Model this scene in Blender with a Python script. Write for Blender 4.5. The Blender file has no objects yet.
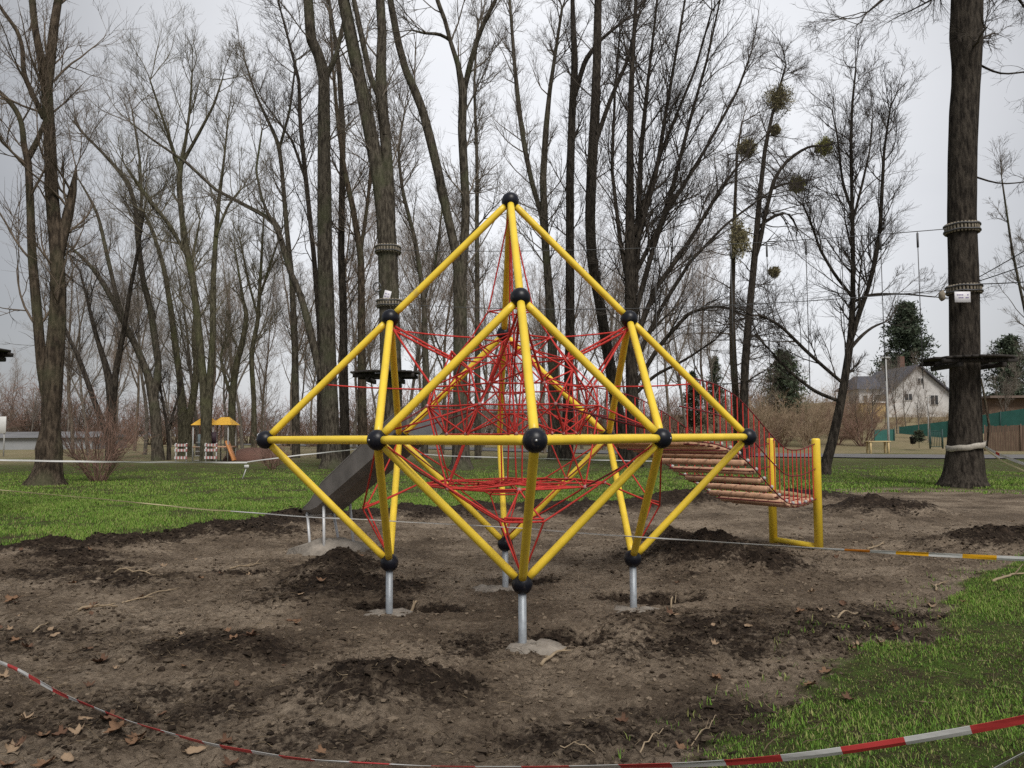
import bpy, math, random
import numpy as np

RNG = np.random.default_rng(7)
random.seed(7)
sc = bpy.context.scene
COL = sc.collection
R_ = math.radians

# ------------------------------------------------------------------ camera
F, CX, CY, CZ = 783.6, 0.003, -6.830, 1.5425
P_, RO, YA = 0.06305, -0.0057, 0.00034
cp, sp, cr, sr, cy_, sy_ = math.cos(P_), math.sin(P_), math.cos(RO), math.sin(RO), math.cos(YA), math.sin(YA)
_f = np.array([sy_ * cp, cy_ * cp, sp]); _r = np.array([cy_, -sy_, 0.0]); _u = np.cross(_r, _f)
RT, UP = _r * cr + _u * sr, -_r * sr + _u * cr
CAM = np.array([CX, CY, CZ])


def ray(u, v):
    return RT * ((u - 512) / F) + UP * ((384 - v) / F) + _f


def W(u, v, d):
    """world point seen at pixel (u, v), d metres in front of the camera"""
    r = ray(u, v)
    return CAM + r * (d / r[1])


def G(u, v, z=0.0):
    r = ray(u, v)
    return CAM + r * ((z - CZ) / r[2])


def hor(u):
    return 436.5 - 5.75 * u / 1024


def depth_of(u, v):
    return CZ * F / (v - hor(u))


cam = bpy.data.cameras.new('camera'); co = bpy.data.objects.new('camera', cam); COL.objects.link(co)
cam.sensor_width = 36; cam.lens = F / 1024 * 36; cam.clip_start = 0.05; cam.clip_end = 3000
from mathutils import Matrix, Vector
m = Matrix(((RT[0], UP[0], -_f[0], CX), (RT[1], UP[1], -_f[1], CY), (RT[2], UP[2], -_f[2], CZ), (0, 0, 0, 1)))
co.matrix_world = m
sc.camera = co

# ------------------------------------------------------------------ noise
def _hash(ix, iy, s):
    h = (ix.astype(np.int64) * 374761393 + iy.astype(np.int64) * 668265263 + s * 1442695041) & 0xFFFFFFFF
    h = ((h ^ (h >> 13)) * 1274126177) & 0xFFFFFFFF
    return ((h ^ (h >> 16)) & 0xFFFFFF) / float(0xFFFFFF)


def vn(x, y, s=0):
    ix, iy = np.floor(x), np.floor(y)
    fx, fy = x - ix, y - iy
    fx = fx * fx * (3 - 2 * fx); fy = fy * fy * (3 - 2 * fy)
    a, b, c, d = _hash(ix, iy, s), _hash(ix + 1, iy, s), _hash(ix, iy + 1, s), _hash(ix + 1, iy + 1, s)
    return (a + (b - a) * fx) * (1 - fy) + (c + (d - c) * fx) * fy


def fbm(x, y, s=0, o=4, g=0.5):
    t = 0; a = 1; n = 0
    for i in range(o):
        t = t + a * vn(x * 2 ** i + 17.3 * i, y * 2 ** i - 9.1 * i, s + i); n += a; a *= g
    return t / n * 2 - 1


def sstep(a, b, x):
    t = np.clip((x - a) / (b - a), 0, 1)
    return t * t * (3 - 2 * t)


# ------------------------------------------------------------------ mesh building
class MB:
    def __init__(self):
        self.v = []; self.n = 0; self.f = []; self.attr = []

    def add(self, v, faces, mi=0, attr=None):
        v = np.asarray(v, float).reshape(-1, 3)
        for fa in faces:
            fa = np.asarray(fa, int)
            if fa.ndim == 1: fa = fa[None]
            if len(fa): self.f.append((fa + self.n, mi))
        self.v.append(v); self.n += len(v)
        self.attr.append(np.full(len(v), 0.0) if attr is None else np.broadcast_to(attr, (len(v),)))
        return self

    def tubes(self, P, R, k=6, caps=False, mi=0, attr=None):
        P = np.asarray(P, float); R = np.asarray(R, float)
        if P.ndim == 2: P = P[None]
        N, M, _ = P.shape
        R = np.broadcast_to(R, (N, M))
        T = np.gradient(P, axis=1); T /= np.linalg.norm(T, axis=2, keepdims=True) + 1e-9
        mean = P[:, -1] - P[:, 0]; mean /= np.linalg.norm(mean, axis=1, keepdims=True) + 1e-9
        ax = np.where(np.abs(mean[:, 2:3]) > 0.8, np.array([[1., 0, 0]]), np.array([[0, 0, 1.]]))
        ref = ax - (ax * mean).sum(1, keepdims=True) * mean
        U = ref[:, None, :] - (ref[:, None, :] * T).sum(2, keepdims=True) * T
        U /= np.linalg.norm(U, axis=2, keepdims=True) + 1e-9
        V = np.cross(T, U)
        a = np.linspace(0, 2 * math.pi, k, endpoint=False)
        ring = P[:, :, None, :] + R[:, :, None, None] * (np.cos(a)[None, None, :, None] * U[:, :, None, :] + np.sin(a)[None, None, :, None] * V[:, :, None, :])
        idx = np.arange(N * M * k).reshape(N, M, k)
        a0 = idx[:, :-1, :]; b0 = np.roll(idx, -1, 2)[:, :-1, :]; c0 = np.roll(idx, -1, 2)[:, 1:, :]; d0 = idx[:, 1:, :]
        q = np.stack([a0, b0, c0, d0], -1).reshape(-1, 4)
        fs = [q]
        if caps:
            fs += [idx[:, 0, ::-1].reshape(-1, k), idx[:, -1, :].reshape(-1, k)]
        at_ = None
        if attr is not None:
            at_ = np.repeat(np.broadcast_to(attr, (N,)), M * k)
        return self.add(ring.reshape(-1, 3), fs, mi, at_)

    def bar(self, a, b, r, k=8, mi=0, caps=True, r2=None):
        return self.tubes(np.array([[a, b]], float), np.array([[r, r if r2 is None else r2]]), k, caps, mi)

    def box(self, c, s, rot=None, mi=0, bev=0.0):
        x, y, z = np.array(s, float) / 2
        if bev > 0:
            e = bev; pts = []
            # chamfered box as stacked rings
            rings = [(-z, e), (-z + e, 0), (z - e, 0), (z, e)]
            for zz, i in rings:
                X, Y = x - i, y - i
                pts += [(-X + e, -Y, zz), (X - e, -Y, zz), (X, -Y + e, zz), (X, Y - e, zz), (X - e, Y, zz), (-X + e, Y, zz), (-X, Y - e, zz), (-X, -Y + e, zz)]
            f4 = []
            for r in range(3):
                for j in range(8):
                    f4.append((r * 8 + j, r * 8 + (j + 1) % 8, (r + 1) * 8 + (j + 1) % 8, (r + 1) * 8 + j))
            fs = [np.array(f4), np.arange(7, -1, -1)[None], np.arange(24, 32)[None]]
            v = np.array(pts)
        else:
            v = np.array([(-x, -y, -z), (x, -y, -z), (x, y, -z), (-x, y, -z), (-x, -y, z), (x, -y, z), (x, y, z), (-x, y, z)])
            fs = [np.array([(3, 2, 1, 0), (4, 5, 6, 7), (0, 1, 5, 4), (1, 2, 6, 5), (2, 3, 7, 6), (3, 0, 4, 7)])]
        if rot is not None: v = v @ np.array(rot).T
        return self.add(v + np.array(c, float), fs, mi)

    def ball(self, c, r, n=10, k=16, sq=(1, 1, 1), jitter=0, seed=0):
        th = np.linspace(0, math.pi, n + 1)[1:-1]; ph = np.linspace(0, 2 * math.pi, k, endpoint=False)
        v = np.array([(math.sin(t) * math.cos(p), math.sin(t) * math.sin(p), math.cos(t)) for t in th for p in ph])
        v = np.vstack([v, [(0, 0, 1), (0, 0, -1)]])
        if jitter:
            g = np.random.default_rng(seed); v = v * (1 + jitter * g.standard_normal((len(v), 1)))
        v = v * r * np.array(sq) + np.array(c, float)
        i = np.arange((n - 1) * k).reshape(n - 1, k)
        q = np.stack([i[:-1], i[1:], np.roll(i[1:], -1, 1), np.roll(i[:-1], -1, 1)], -1).reshape(-1, 4)
        t1 = np.stack([np.full(k, (n - 1) * k), i[0], np.roll(i[0], -1)], -1); t2 = np.stack([np.full(k, (n - 1) * k + 1), np.roll(i[-1], -1), i[-1]], -1)
        return self.add(v, [q, t1, t2])

    def build(self, name, mats, parent=None, smooth=True, org=None, attrs=None):
        if not isinstance(mats, (list, tuple)): mats = [mats]
        if org is None: org = ORG.get(parent.name, np.zeros(3)) if parent is not None else np.zeros(3)
        org = np.array(org, float)
        v = np.vstack(self.v) - org
        me = bpy.data.meshes.new(name)
        me.vertices.add(len(v)); me.vertices.foreach_set('co', v.astype(np.float32).ravel())
        li = np.concatenate([f.ravel() for f, _ in self.f]); lt = np.concatenate([np.full(len(f), f.shape[1]) for f, _ in self.f])
        mi = np.concatenate([np.full(len(f), k) for f, k in self.f])
        me.loops.add(len(li)); me.loops.foreach_set('vertex_index', li.astype(np.int32))
        me.polygons.add(len(lt)); ls = np.concatenate([[0], np.cumsum(lt)[:-1]])
        me.polygons.foreach_set('loop_start', ls.astype(np.int32)); me.polygons.foreach_set('loop_total', lt.astype(np.int32))
        me.polygons.foreach_set('material_index', mi.astype(np.int32))
        me.polygons.foreach_set('use_smooth', np.full(len(lt), bool(smooth)))
        for mm in mats: me.materials.append(mm)
        if any(np.any(a) for a in self.attr):
            A = me.attributes.new('tint', 'FLOAT', 'POINT'); A.data.foreach_set('value', np.concatenate(self.attr).astype(np.float32))
        me.update(calc_edges=True); me.validate()
        o = bpy.data.objects.new(name, me); COL.objects.link(o)
        if parent is not None:
            o.parent = parent; ORG[o.name] = org
        else:
            o.location = org; ORG[o.name] = org
        return o


ORG = {}


def tag(o, label=None, cat=None, group=None, kind=None):
    if label: o['label'] = label
    if cat: o['category'] = cat
    if group: o['group'] = group
    if kind: o['kind'] = kind
    return o


def thing(name, label, cat, loc=(0, 0, 0), group=None):
    o = bpy.data.objects.new(name, None); COL.objects.link(o); o.location = loc; o.empty_display_size = 0.2
    ORG[o.name] = np.array(loc, float)
    return tag(o, label, cat, group)


def copy_tree(o, parent=None):
    c = o.copy(); COL.objects.link(c)
    if parent is not None: c.parent = parent
    for ch in list(o.children): copy_tree(ch, c)
    return c


# ------------------------------------------------------------------ materials
def mat(name, col, rough=0.7, var=0.0, scale=8.0, stretch=(1, 1, 1), bump=0.0, bscale=None, metal=0.0, col2=None, spec=0.5, tint=None, detail=5, coord='Object'):
    M = bpy.data.materials.new(name); M.use_nodes = True
    nt = M.node_tree; N = nt.nodes; L = nt.links
    b = N['Principled BSDF']; b.inputs['Roughness'].default_value = rough; b.inputs['Metallic'].default_value = metal
    b.inputs['Specular IOR Level'].default_value = spec
    tc = N.new('ShaderNodeTexCoord'); mp = N.new('ShaderNodeMapping'); mp.inputs['Scale'].default_value = stretch
    L.new(tc.outputs[coord], mp.inputs['Vector'])
    c2 = col2 if col2 else tuple(max(0, c * (1 - var)) for c in col)
    c1 = col if col2 else tuple(c * (1 + var) for c in col)
    nz = N.new('ShaderNodeTexNoise'); nz.inputs['Scale'].default_value = scale; nz.inputs['Detail'].default_value = detail; nz.inputs['Roughness'].default_value = 0.65
    L.new(mp.outputs[0], nz.inputs['Vector'])
    rp = N.new('ShaderNodeValToRGB'); rp.color_ramp.elements[0].position = 0.3; rp.color_ramp.elements[1].position = 0.7
    rp.color_ramp.elements[0].color = (*c2, 1); rp.color_ramp.elements[1].color = (*c1, 1)
    L.new(nz.outputs['Fac'], rp.inputs[0])
    out = rp.outputs[0]
    if tint:
        at = N.new('ShaderNodeAttribute'); at.attribute_name = 'tint'
        r2 = N.new('ShaderNodeValToRGB')
        els = r2.color_ramp.elements
        while len(els) < len(tint): els.new(0.5)
        for i, cc in enumerate(tint): els[i].position = i / (len(tint) - 1); els[i].color = (*cc, 1)
        L.new(at.outputs['Fac'], r2.inputs[0]); out = r2.outputs[0]
    L.new(out, b.inputs['Base Color'])
    if bump:
        n2 = N.new('ShaderNodeTexNoise'); n2.inputs['Scale'].default_value = bscale or scale * 3; n2.inputs['Detail'].default_value = 6; n2.inputs['Roughness'].default_value = 0.7
        L.new(mp.outputs[0], n2.inputs['Vector'])
        bp = N.new('ShaderNodeBump'); bp.inputs['Strength'].default_value = bump; bp.inputs['Distance'].default_value = 0.03
        L.new(n2.outputs['Fac'], bp.inputs['Height']); L.new(bp.outputs[0], b.inputs['Normal'])
    return M


def bark_mat(name, c1, c2, moss=None):
    M = mat(name, c1, 0.95, col2=c2, scale=3.4, stretch=(3.4, 3.4, 0.8), bump=1.0, bscale=6.5, spec=0.12, detail=9)
    M.node_tree.nodes['Color Ramp'].color_ramp.elements[0].position = 0.40; M.node_tree.nodes['Color Ramp'].color_ramp.elements[1].position = 0.62
    M.node_tree.nodes['Bump'].inputs['Distance'].default_value = 0.07
    nt = M.node_tree; N = nt.nodes; L = nt.links; b = N['Principled BSDF']
    if moss:
        nz = N.new('ShaderNodeTexNoise'); nz.inputs['Scale'].default_value = 0.7; nz.inputs['Detail'].default_value = 6
        tc = N['Texture Coordinate']; L.new(tc.outputs['Object'], nz.inputs['Vector'])
        rp = N.new('ShaderNodeValToRGB'); rp.color_ramp.elements[0].position = 0.5; rp.color_ramp.elements[1].position = 0.7
        L.new(nz.outputs['Fac'], rp.inputs[0])
        mx = N.new('ShaderNodeMix'); mx.data_type = 'RGBA'
        src = b.inputs['Base Color'].links[0].from_socket
        L.new(rp.outputs[0], mx.inputs['Factor']); L.new(src, mx.inputs['A']); mx.inputs['B'].default_value = (*moss, 1)
        L.new(mx.outputs['Result'], b.inputs['Base Color'])
    return M


M_yel = mat('yellow_paint', (0.88, 0.63, 0.05), 0.40, var=0.11, scale=4.5)
def scuff(M, col, lo, hi, scale):
    nt = M.node_tree; N = nt.nodes; L = nt.links; b = N['Principled BSDF']; src = b.inputs['Base Color'].links[0].from_socket
    tc = N['Texture Coordinate']; nz = N.new('ShaderNodeTexNoise'); nz.inputs['Scale'].default_value = scale; nz.inputs['Detail'].default_value = 7; nz.inputs['Roughness'].default_value = 0.7
    L.new(tc.outputs['Object'], nz.inputs['Vector']); rp = N.new('ShaderNodeValToRGB'); rp.color_ramp.elements[0].position = lo; rp.color_ramp.elements[1].position = hi
    L.new(nz.outputs['Fac'], rp.inputs[0]); mx = N.new('ShaderNodeMix'); mx.data_type = 'RGBA'; L.new(rp.outputs[0], mx.inputs['Factor']); L.new(src, mx.inputs['A']); mx.inputs['B'].default_value = (*col, 1)
    L.new(mx.outputs['Result'], b.inputs['Base Color'])


scuff(M_yel, (0.42, 0.30, 0.10), 0.62, 0.80, 7)

M_ball = mat('black_rubber', (0.007, 0.008, 0.014), 0.38, var=0.3, scale=5, spec=0.35)
scuff(M_ball, (0.09, 0.075, 0.06), 0.56, 0.72, 9)
M_galv = mat('galvanised_steel', (0.36, 0.39, 0.42), 0.5, var=0.18, scale=30, metal=0.35)
M_rope = mat('red_rope', (0.56, 0.040, 0.032), 0.8, var=0.25, scale=60, bump=0.3, bscale=150)
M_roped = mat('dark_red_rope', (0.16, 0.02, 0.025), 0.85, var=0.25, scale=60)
M_clamp = mat('rope_clamp', (0.45, 0.22, 0.22), 0.5, var=0.2)
M_conc = mat('concrete', (0.27, 0.24, 0.205), 0.95, var=0.3, scale=9, bump=0.5, bscale=25, spec=0.1)
M_disc = mat('disc_steel', (0.5, 0.5, 0.5), 0.35, var=0.1, metal=0.8)
M_wood = mat('planed_wood', (0.58, 0.345, 0.22), 0.8, var=0.2, scale=5, stretch=(6, 1, 1))
M_logw = mat('pale_log', (0.55, 0.42, 0.22), 0.8, var=0.2, scale=6)
M_slide = mat('weathered_slide', (0.18, 0.163, 0.15), 0.6, var=0.3, scale=3, metal=0.1, bump=0.05)
M_slidein = mat('slide_bed', (0.32, 0.31, 0.31), 0.4, var=0.15, scale=3, metal=0.5)
M_white = mat('white_plastic', (0.60, 0.60, 0.59), 0.55, var=0.08)
M_red = mat('red_plastic', (0.50, 0.05, 0.05), 0.5, var=0.15)
M_pink = mat('faded_red_paint', (0.42, 0.16, 0.15), 0.6, var=0.15)
M_tapey = mat('yellow_plastic', (0.80, 0.42, 0.015), 0.5, var=0.12)
M_tapeo = mat('orange_plastic', (0.72, 0.24, 0.02), 0.5, var=0.12)
M_tapeg = mat('straw_tape', (0.62, 0.56, 0.33), 0.6, var=0.1)
BARK = [bark_mat('grey_bark', (0.150, 0.130, 0.102), (0.040, 0.033, 0.026), (0.10, 0.105, 0.062)),
        bark_mat('dark_bark', (0.088, 0.074, 0.060), (0.022, 0.018, 0.015)),
        bark_mat('brown_bark', (0.145, 0.112, 0.082), (0.038, 0.029, 0.022), (0.10, 0.10, 0.058)),
        bark_mat('green_bark', (0.16, 0.145, 0.098), (0.050, 0.044, 0.030), (0.115, 0.12, 0.06))]
TWIG = [mat('grey_twigs', (0.155, 0.132, 0.108), 0.9, var=0.3, scale=1, spec=0.1), mat('dark_twigs', (0.085, 0.072, 0.062), 0.9, var=0.3, scale=1, spec=0.1),
        mat('brown_twigs', (0.15, 0.118, 0.09), 0.9, var=0.3, scale=1, spec=0.1), mat('green_twigs', (0.16, 0.142, 0.102), 0.9, var=0.3, scale=1, spec=0.1)]
BARKF = [bark_mat('hazed_pale_bark', (0.25, 0.22, 0.185), (0.105, 0.092, 0.078)), bark_mat('hazed_tan_bark', (0.25, 0.205, 0.16), (0.10, 0.083, 0.066))]  # bark of the far trees lightened, distance haze put into its colour
TWIGF = [mat('hazed_pale_twigs', (0.25, 0.22, 0.19), 0.9, var=0.3, scale=1, spec=0.1), mat('hazed_tan_twigs', (0.26, 0.21, 0.175), 0.9, var=0.3, scale=1, spec=0.1)]  # far twigs paled the same way, in place of hazy air
M_redtwig = mat('reddish_twigs', (0.25, 0.16, 0.125), 0.9, var=0.35, scale=0.6, spec=0.1)
M_tantwig = mat('tan_twigs', (0.33, 0.25, 0.17), 0.9, var=0.35, scale=0.6, spec=0.1)
M_mistle = mat('mistletoe_green', (0.48, 0.47, 0.11), 0.8, col2=(0.28, 0.29, 0.07), scale=3)
M_mistle2 = mat('mistletoe_brown', (0.38, 0.34, 0.19), 0.8, col2=(0.22, 0.19, 0.10), scale=3)
M_conif = mat('conifer_needles', (0.085, 0.108, 0.07), 0.85, col2=(0.045, 0.06, 0.04), scale=1.2, spec=0.2)
M_pine = mat('pine_needles', (0.10, 0.125, 0.075), 0.85, col2=(0.055, 0.072, 0.045), scale=1.2, spec=0.2)
M_cable = mat('steel_cable', (0.09, 0.09, 0.095), 0.6, var=0.2)
M_dwood = mat('dark_platform_wood', (0.045, 0.038, 0.033), 0.9, col2=(0.02, 0.017, 0.015), scale=5, stretch=(1, 5, 1))
M_block = mat('pale_wood_blocks', (0.25, 0.215, 0.165), 0.9, var=0.3, scale=14)
M_soil_o = mat('soil_clod', (0.1, 0.08, 0.06), 0.97, tint=[(0.014, 0.010, 0.008), (0.060, 0.045, 0.033), (0.24, 0.19, 0.14)], bump=0.6, bscale=60, spec=0.1)
M_litter = mat('plant_litter', (0.1, 0.08, 0.06), 0.95, tint=[(0.018, 0.013, 0.010), (0.10, 0.075, 0.05), (0.32, 0.25, 0.165)], spec=0.1)
M_grass = mat('grass_blades', (0.06, 0.1, 0.03), 0.75, tint=[(0.07, 0.15, 0.022), (0.135, 0.255, 0.034), (0.21, 0.32, 0.052), (0.32, 0.285, 0.13)], spec=0.25)
M_leaf = [mat('dry_leaf_tan', (0.25, 0.15, 0.09), 0.85, col2=(0.14, 0.082, 0.05), scale=14, bump=0.3, bscale=40, spec=0.2),
          mat('dry_leaf_brown', (0.15, 0.085, 0.055), 0.85, col2=(0.11, 0.062, 0.04), scale=14, bump=0.3, bscale=40, spec=0.2),
          mat('dry_leaf_pale', (0.33, 0.245, 0.17), 0.85, col2=(0.29, 0.20, 0.125), scale=14, bump=0.3, bscale=40, spec=0.2)]
M_stick = mat('dry_stick', (0.30, 0.23, 0.15), 0.9, var=0.35, scale=9)
M_asph = mat('path_asphalt', (0.17, 0.165, 0.165), 0.95, var=0.15, scale=2, spec=0.1)
M_wallw = mat('white_render', (0.60, 0.585, 0.57), 0.9, var=0.16, scale=0.6)
M_wally = mat('yellow_render', (0.50, 0.36, 0.16), 0.9, var=0.12, scale=0.6)
M_roof = mat('slate_roof', (0.075, 0.075, 0.09), 0.8, var=0.25, scale=2)
M_roofb = mat('brown_roof', (0.16, 0.12, 0.10), 0.9, var=0.25, scale=2)
M_win = mat('window_glass', (0.03, 0.035, 0.04), 0.15, var=0.2)
M_green = mat('green_netting', (0.035, 0.145, 0.125), 0.85, var=0.15, scale=1.5)
M_dgreen = mat('dark_green_paint', (0.02, 0.06, 0.055), 0.6, var=0.15)
M_bfence = mat('brown_fence', (0.13, 0.085, 0.06), 0.9, var=0.35, scale=3, stretch=(4, 4, 0.4))
M_pale = mat('pale_wall', (0.46, 0.43, 0.42), 0.9, var=0.06, scale=0.2)
M_gbuild = mat('grey_sheet', (0.30, 0.31, 0.32), 0.8, var=0.08, scale=0.4)
M_gdark = mat('weathered_grey_sheet', (0.17, 0.17, 0.175), 0.85, var=0.2, scale=0.5)
M_redbr = mat('reddish_brick', (0.16, 0.085, 0.065), 0.9, var=0.2, scale=1)
M_canopy = mat('yellow_canopy', (0.80, 0.45, 0.05), 0.6, var=0.1)
M_oran = mat('orange_slide', (0.62, 0.26, 0.09), 0.5, var=0.1)
M_plum = mat('plum_panel', (0.06, 0.03, 0.045), 0.6, var=0.2)
M_bluegrey = mat('blue_grey_panel', (0.22, 0.27, 0.29), 0.6, var=0.2)
M_pole = mat('pale_pole', (0.42, 0.42, 0.41), 0.6, var=0.1)
M_lpole = mat('bright_galvanised', (0.62, 0.63, 0.64), 0.45, var=0.1, metal=0.2)
M_signw = mat('sign_white', (0.75, 0.74, 0.78), 0.5, var=0.03)
M_mark = mat('sign_print', (0.22, 0.16, 0.38), 0.6, var=0.2)

# ------------------------------------------------------------------ ground
poly_px = [(0, 553), (60, 549), (130, 543), (200, 530), (300, 517), (400, 510), (540, 506), (640, 504), (760, 497), (830, 491), (935, 489), (1024, 492)]
poly = [tuple(G(u, v)[:2]) for u, v in poly_px]
poly += [(18, 12), (17, 4)]
poly += [tuple(G(u, v)[:2]) for u, v in [(1040, 560), (1000, 573), (965, 588), (948, 608), (946, 638), (925, 654), (872, 656), (842, 668), (832, 690), (778, 730), (690, 772)]]
poly += [(0.55, -3.9), (0.2, -5.2), (0.3, -9), (-9, -9), (-11, 2)]
poly = np.array(poly)


def poly_sd(x, y):
    inside = np.zeros(x.shape, bool); dmin = np.full(x.shape, 1e9)
    n = len(poly)
    for i in range(n):
        a, b = poly[i], poly[(i + 1) % n]
        c = ((a[1] > y) != (b[1] > y)) & (x < (b[0] - a[0]) * (y - a[1]) / (b[1] - a[1] + 1e-12) + a[0])
        inside ^= c
        e = b - a; t = np.clip(((x - a[0]) * e[0] + (y - a[1]) * e[1]) / (e @ e), 0, 1)
        dmin = np.minimum(dmin, np.hypot(x - a[0] - t * e[0], y - a[1] - t * e[1]))
    return np.where(inside, dmin, -dmin)


def gp(u, v): return G(u, v)[:2]


# mounds: centre px, rx, ry, height
MOUNDS = [(gp(338, 577), 0.55, 0.60, 0.30), (gp(300, 598), 0.5, 0.5, 0.12), (gp(718, 562), 0.80, 0.75, 0.36), (gp(672, 545), 0.6, 0.8, 0.26), (gp(770, 572), 0.5, 0.35, 0.16), (gp(385, 688), 0.55, 0.45, 0.13), (gp(350, 700), 0.4, 0.4, 0.10),
          (gp(470, 655), 0.4, 0.3, 0.06), (gp(720, 640), 0.9, 0.7, 0.09), (gp(640, 625), 0.4, 0.3, 0.08), (gp(885, 513), 1.1, 0.9, 0.36), (gp(1000, 548), 1.0, 0.7, 0.34), (gp(220, 655), 0.6, 0.5, 0.10),
          (gp(860, 630), 0.7, 0.5, 0.07), (gp(130, 585), 0.9, 0.5, 0.10), (gp(70, 560), 0.8, 0.4, 0.13), (gp(560, 515), 1.2, 0.6, 0.20), (gp(440, 518), 1.0, 0.5, 0.16), (gp(250, 535), 1.0, 0.6, 0.16), (gp(690, 505), 1.4, 0.8, 0.22), (gp(810, 500), 1.2, 0.8, 0.16)]
DARKS = [(gp(385, 690), 0.75, 0.42, 1.0), (gp(215, 655), 0.85, 0.4, 0.9), (gp(470, 645), 0.6, 0.25, 0.75), (gp(350, 590), 0.9, 0.55, 1.0), (gp(715, 560), 1.15, 1.1, 1.15), (gp(700, 650), 1.0, 0.55, 0.75), (gp(780, 620), 1.2, 0.6, 0.6),
         (gp(840, 640), 0.9, 0.4, 0.85), (gp(900, 620), 0.8, 0.5, 0.7), (gp(60, 575), 1.2, 0.5, 0.8), (gp(40, 640), 1.2, 0.9, 0.55), (gp(120, 720), 1.0, 0.6, 0.65), (gp(620, 740), 1.0, 0.35, 0.7), (gp(730, 720), 0.7, 0.4, 0.75), (gp(330, 740), 0.8, 0.3, 0.6),
         (gp(885, 512), 1.5, 1.1, 1.0), (gp(1000, 548), 1.2, 0.8, 1.1), (gp(200, 700), 0.8, 0.4, 0.6)]
HOLES = [(gp(385, 605), 0.32, 0.26, 0.20), (gp(425, 606), 0.32, 0.22, 0.18), (gp(565, 636), 0.36, 0.24, 0.18), (gp(620, 596), 0.25, 0.2, 0.14), (gp(660, 597), 0.38, 0.26, 0.20), ((0.16, 1.5), 0.3, 0.22, 0.08), (gp(258, 573), 0.45, 0.2, 0.1), (gp(90, 565), 0.6, 0.25, 0.08)]


def mask_soil(x, y):
    w_ = 0.25 + 0.75 * sstep(5, 12, y - CY)
    d = poly_sd(x, y) + w_ * 0.45 * fbm(x * 0.8, y * 0.8, 31, 3) + 0.16 * fbm(x * 4, y * 4, 32, 3) + 0.08 * fbm(x * 13, y * 13, 33, 2)
    return d


def hill(x, y):
    d = y - CY
    h = sstep(60, 105, d) * 3.6 * sstep(10, 26, x * 60 / np.maximum(d, 1) + 0 * y) 
    h = h + sstep(105, 220, d) * 6 * sstep(0, 40, x)
    return h


def height(x, y, full=False):
    x = np.asarray(x, float); y = np.asarray(y, float)
    s = mask_soil(x, y)
    soil = sstep(-0.06, 0.10, s)
    dk = np.zeros_like(x)
    h = 0.05 * (1 - soil) + 0.03 * fbm(x * 0.5, y * 0.5, 1, 3)
    near = sstep(30, 12, y - CY)
    for (c, rx, ry, hh) in MOUNDS:
        q = ((x - c[0]) / rx) ** 2 + ((y - c[1]) / ry) ** 2
        w = np.exp(-1.3 * q)
        h = h + hh * w * (0.75 + 0.5 * fbm(x * 3.2, y * 3.2, 5, 3))
        dk = np.maximum(dk, np.exp(-0.9 * q) * min(1, 0.35 + hh * 4))
    for (c, rx, ry, hh) in HOLES:
        q = ((x - c[0]) / rx) ** 2 + ((y - c[1]) / ry) ** 2
        h = h - hh * np.exp(-1.5 * q ** 1.5); dk = np.maximum(dk, 1.4 * np.exp(-0.9 * q))
    for (c, rx, ry, st) in DARKS:
        q = ((x - c[0]) / rx) ** 2 + ((y - c[1]) / ry) ** 2
        dk = np.maximum(dk, st * np.exp(-1.1 * q * (1 + 0.8 * fbm(x * 3, y * 3, 71, 3))))
    rw = np.clip(((y - CY) / 11) ** 2.0, 0.6, 4)
    rim = np.exp(-(np.maximum(s - 0.30 * rw, 0) / (0.50 * rw)) ** 2) * sstep(1.0, 3.0, y + 0.25 * (-x)) * (1.0 + 0.45 * fbm(x * 1.1, y * 1.1, 91, 3)) * sstep(9.5, 7.0, x)
    h = h + soil * rim * 0.13 * (0.7 + fbm(x * 1.5, y * 1.5, 9, 3)); dk = np.maximum(dk, rim * 1.1)
    rough = 0.5 + 0.9 * np.clip(dk, 0, 1)
    lump = fbm(x * 2.6, y * 2.6, 11, 3) * 0.035 + (fbm(x * 7, y * 7, 12, 3) * 0.032 + np.abs(fbm(x * 14, y * 14, 14, 2)) * 0.036) * rough
    fine = fbm(x * 28, y * 28, 13, 2) * 0.018 * rough
    h = h + soil * near * (lump + fine) + (1 - soil) * 0.012 * fbm(x * 5, y * 5, 15, 3) * near
    h = h + hill(x, y)
    if full: return h, soil, dk, s
    return h


def axis(lo, hi, step, grow, end_lo, end_hi):
    a = list(np.arange(lo, hi + 1e-6, step))
    s = step; x = hi
    while x < end_hi: s *= grow; x += s; a.append(x)
    s = step; x = lo
    while x > end_lo: s *= grow; x -= s; a.insert(0, x)
    return np.array(a)


gx = axis(-6.2, 6.6, 0.034, 1.06, -700, 700)
gy = axis(-5.2, 5.0, 0.034, 1.045, -60, 1500)
X, Y = np.meshgrid(gx, gy)
H, SOIL, DARK, SD = height(X, Y, True)
ny, nx = X.shape
idx = np.arange(nx * ny).reshape(ny, nx)
q = np.stack([idx[:-1, :-1], idx[:-1, 1:], idx[1:, 1:], idx[1:, :-1]], -1).reshape(-1, 4)
gb = MB().add(np.stack([X, Y, H], -1).reshape(-1, 3), [q])


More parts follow.
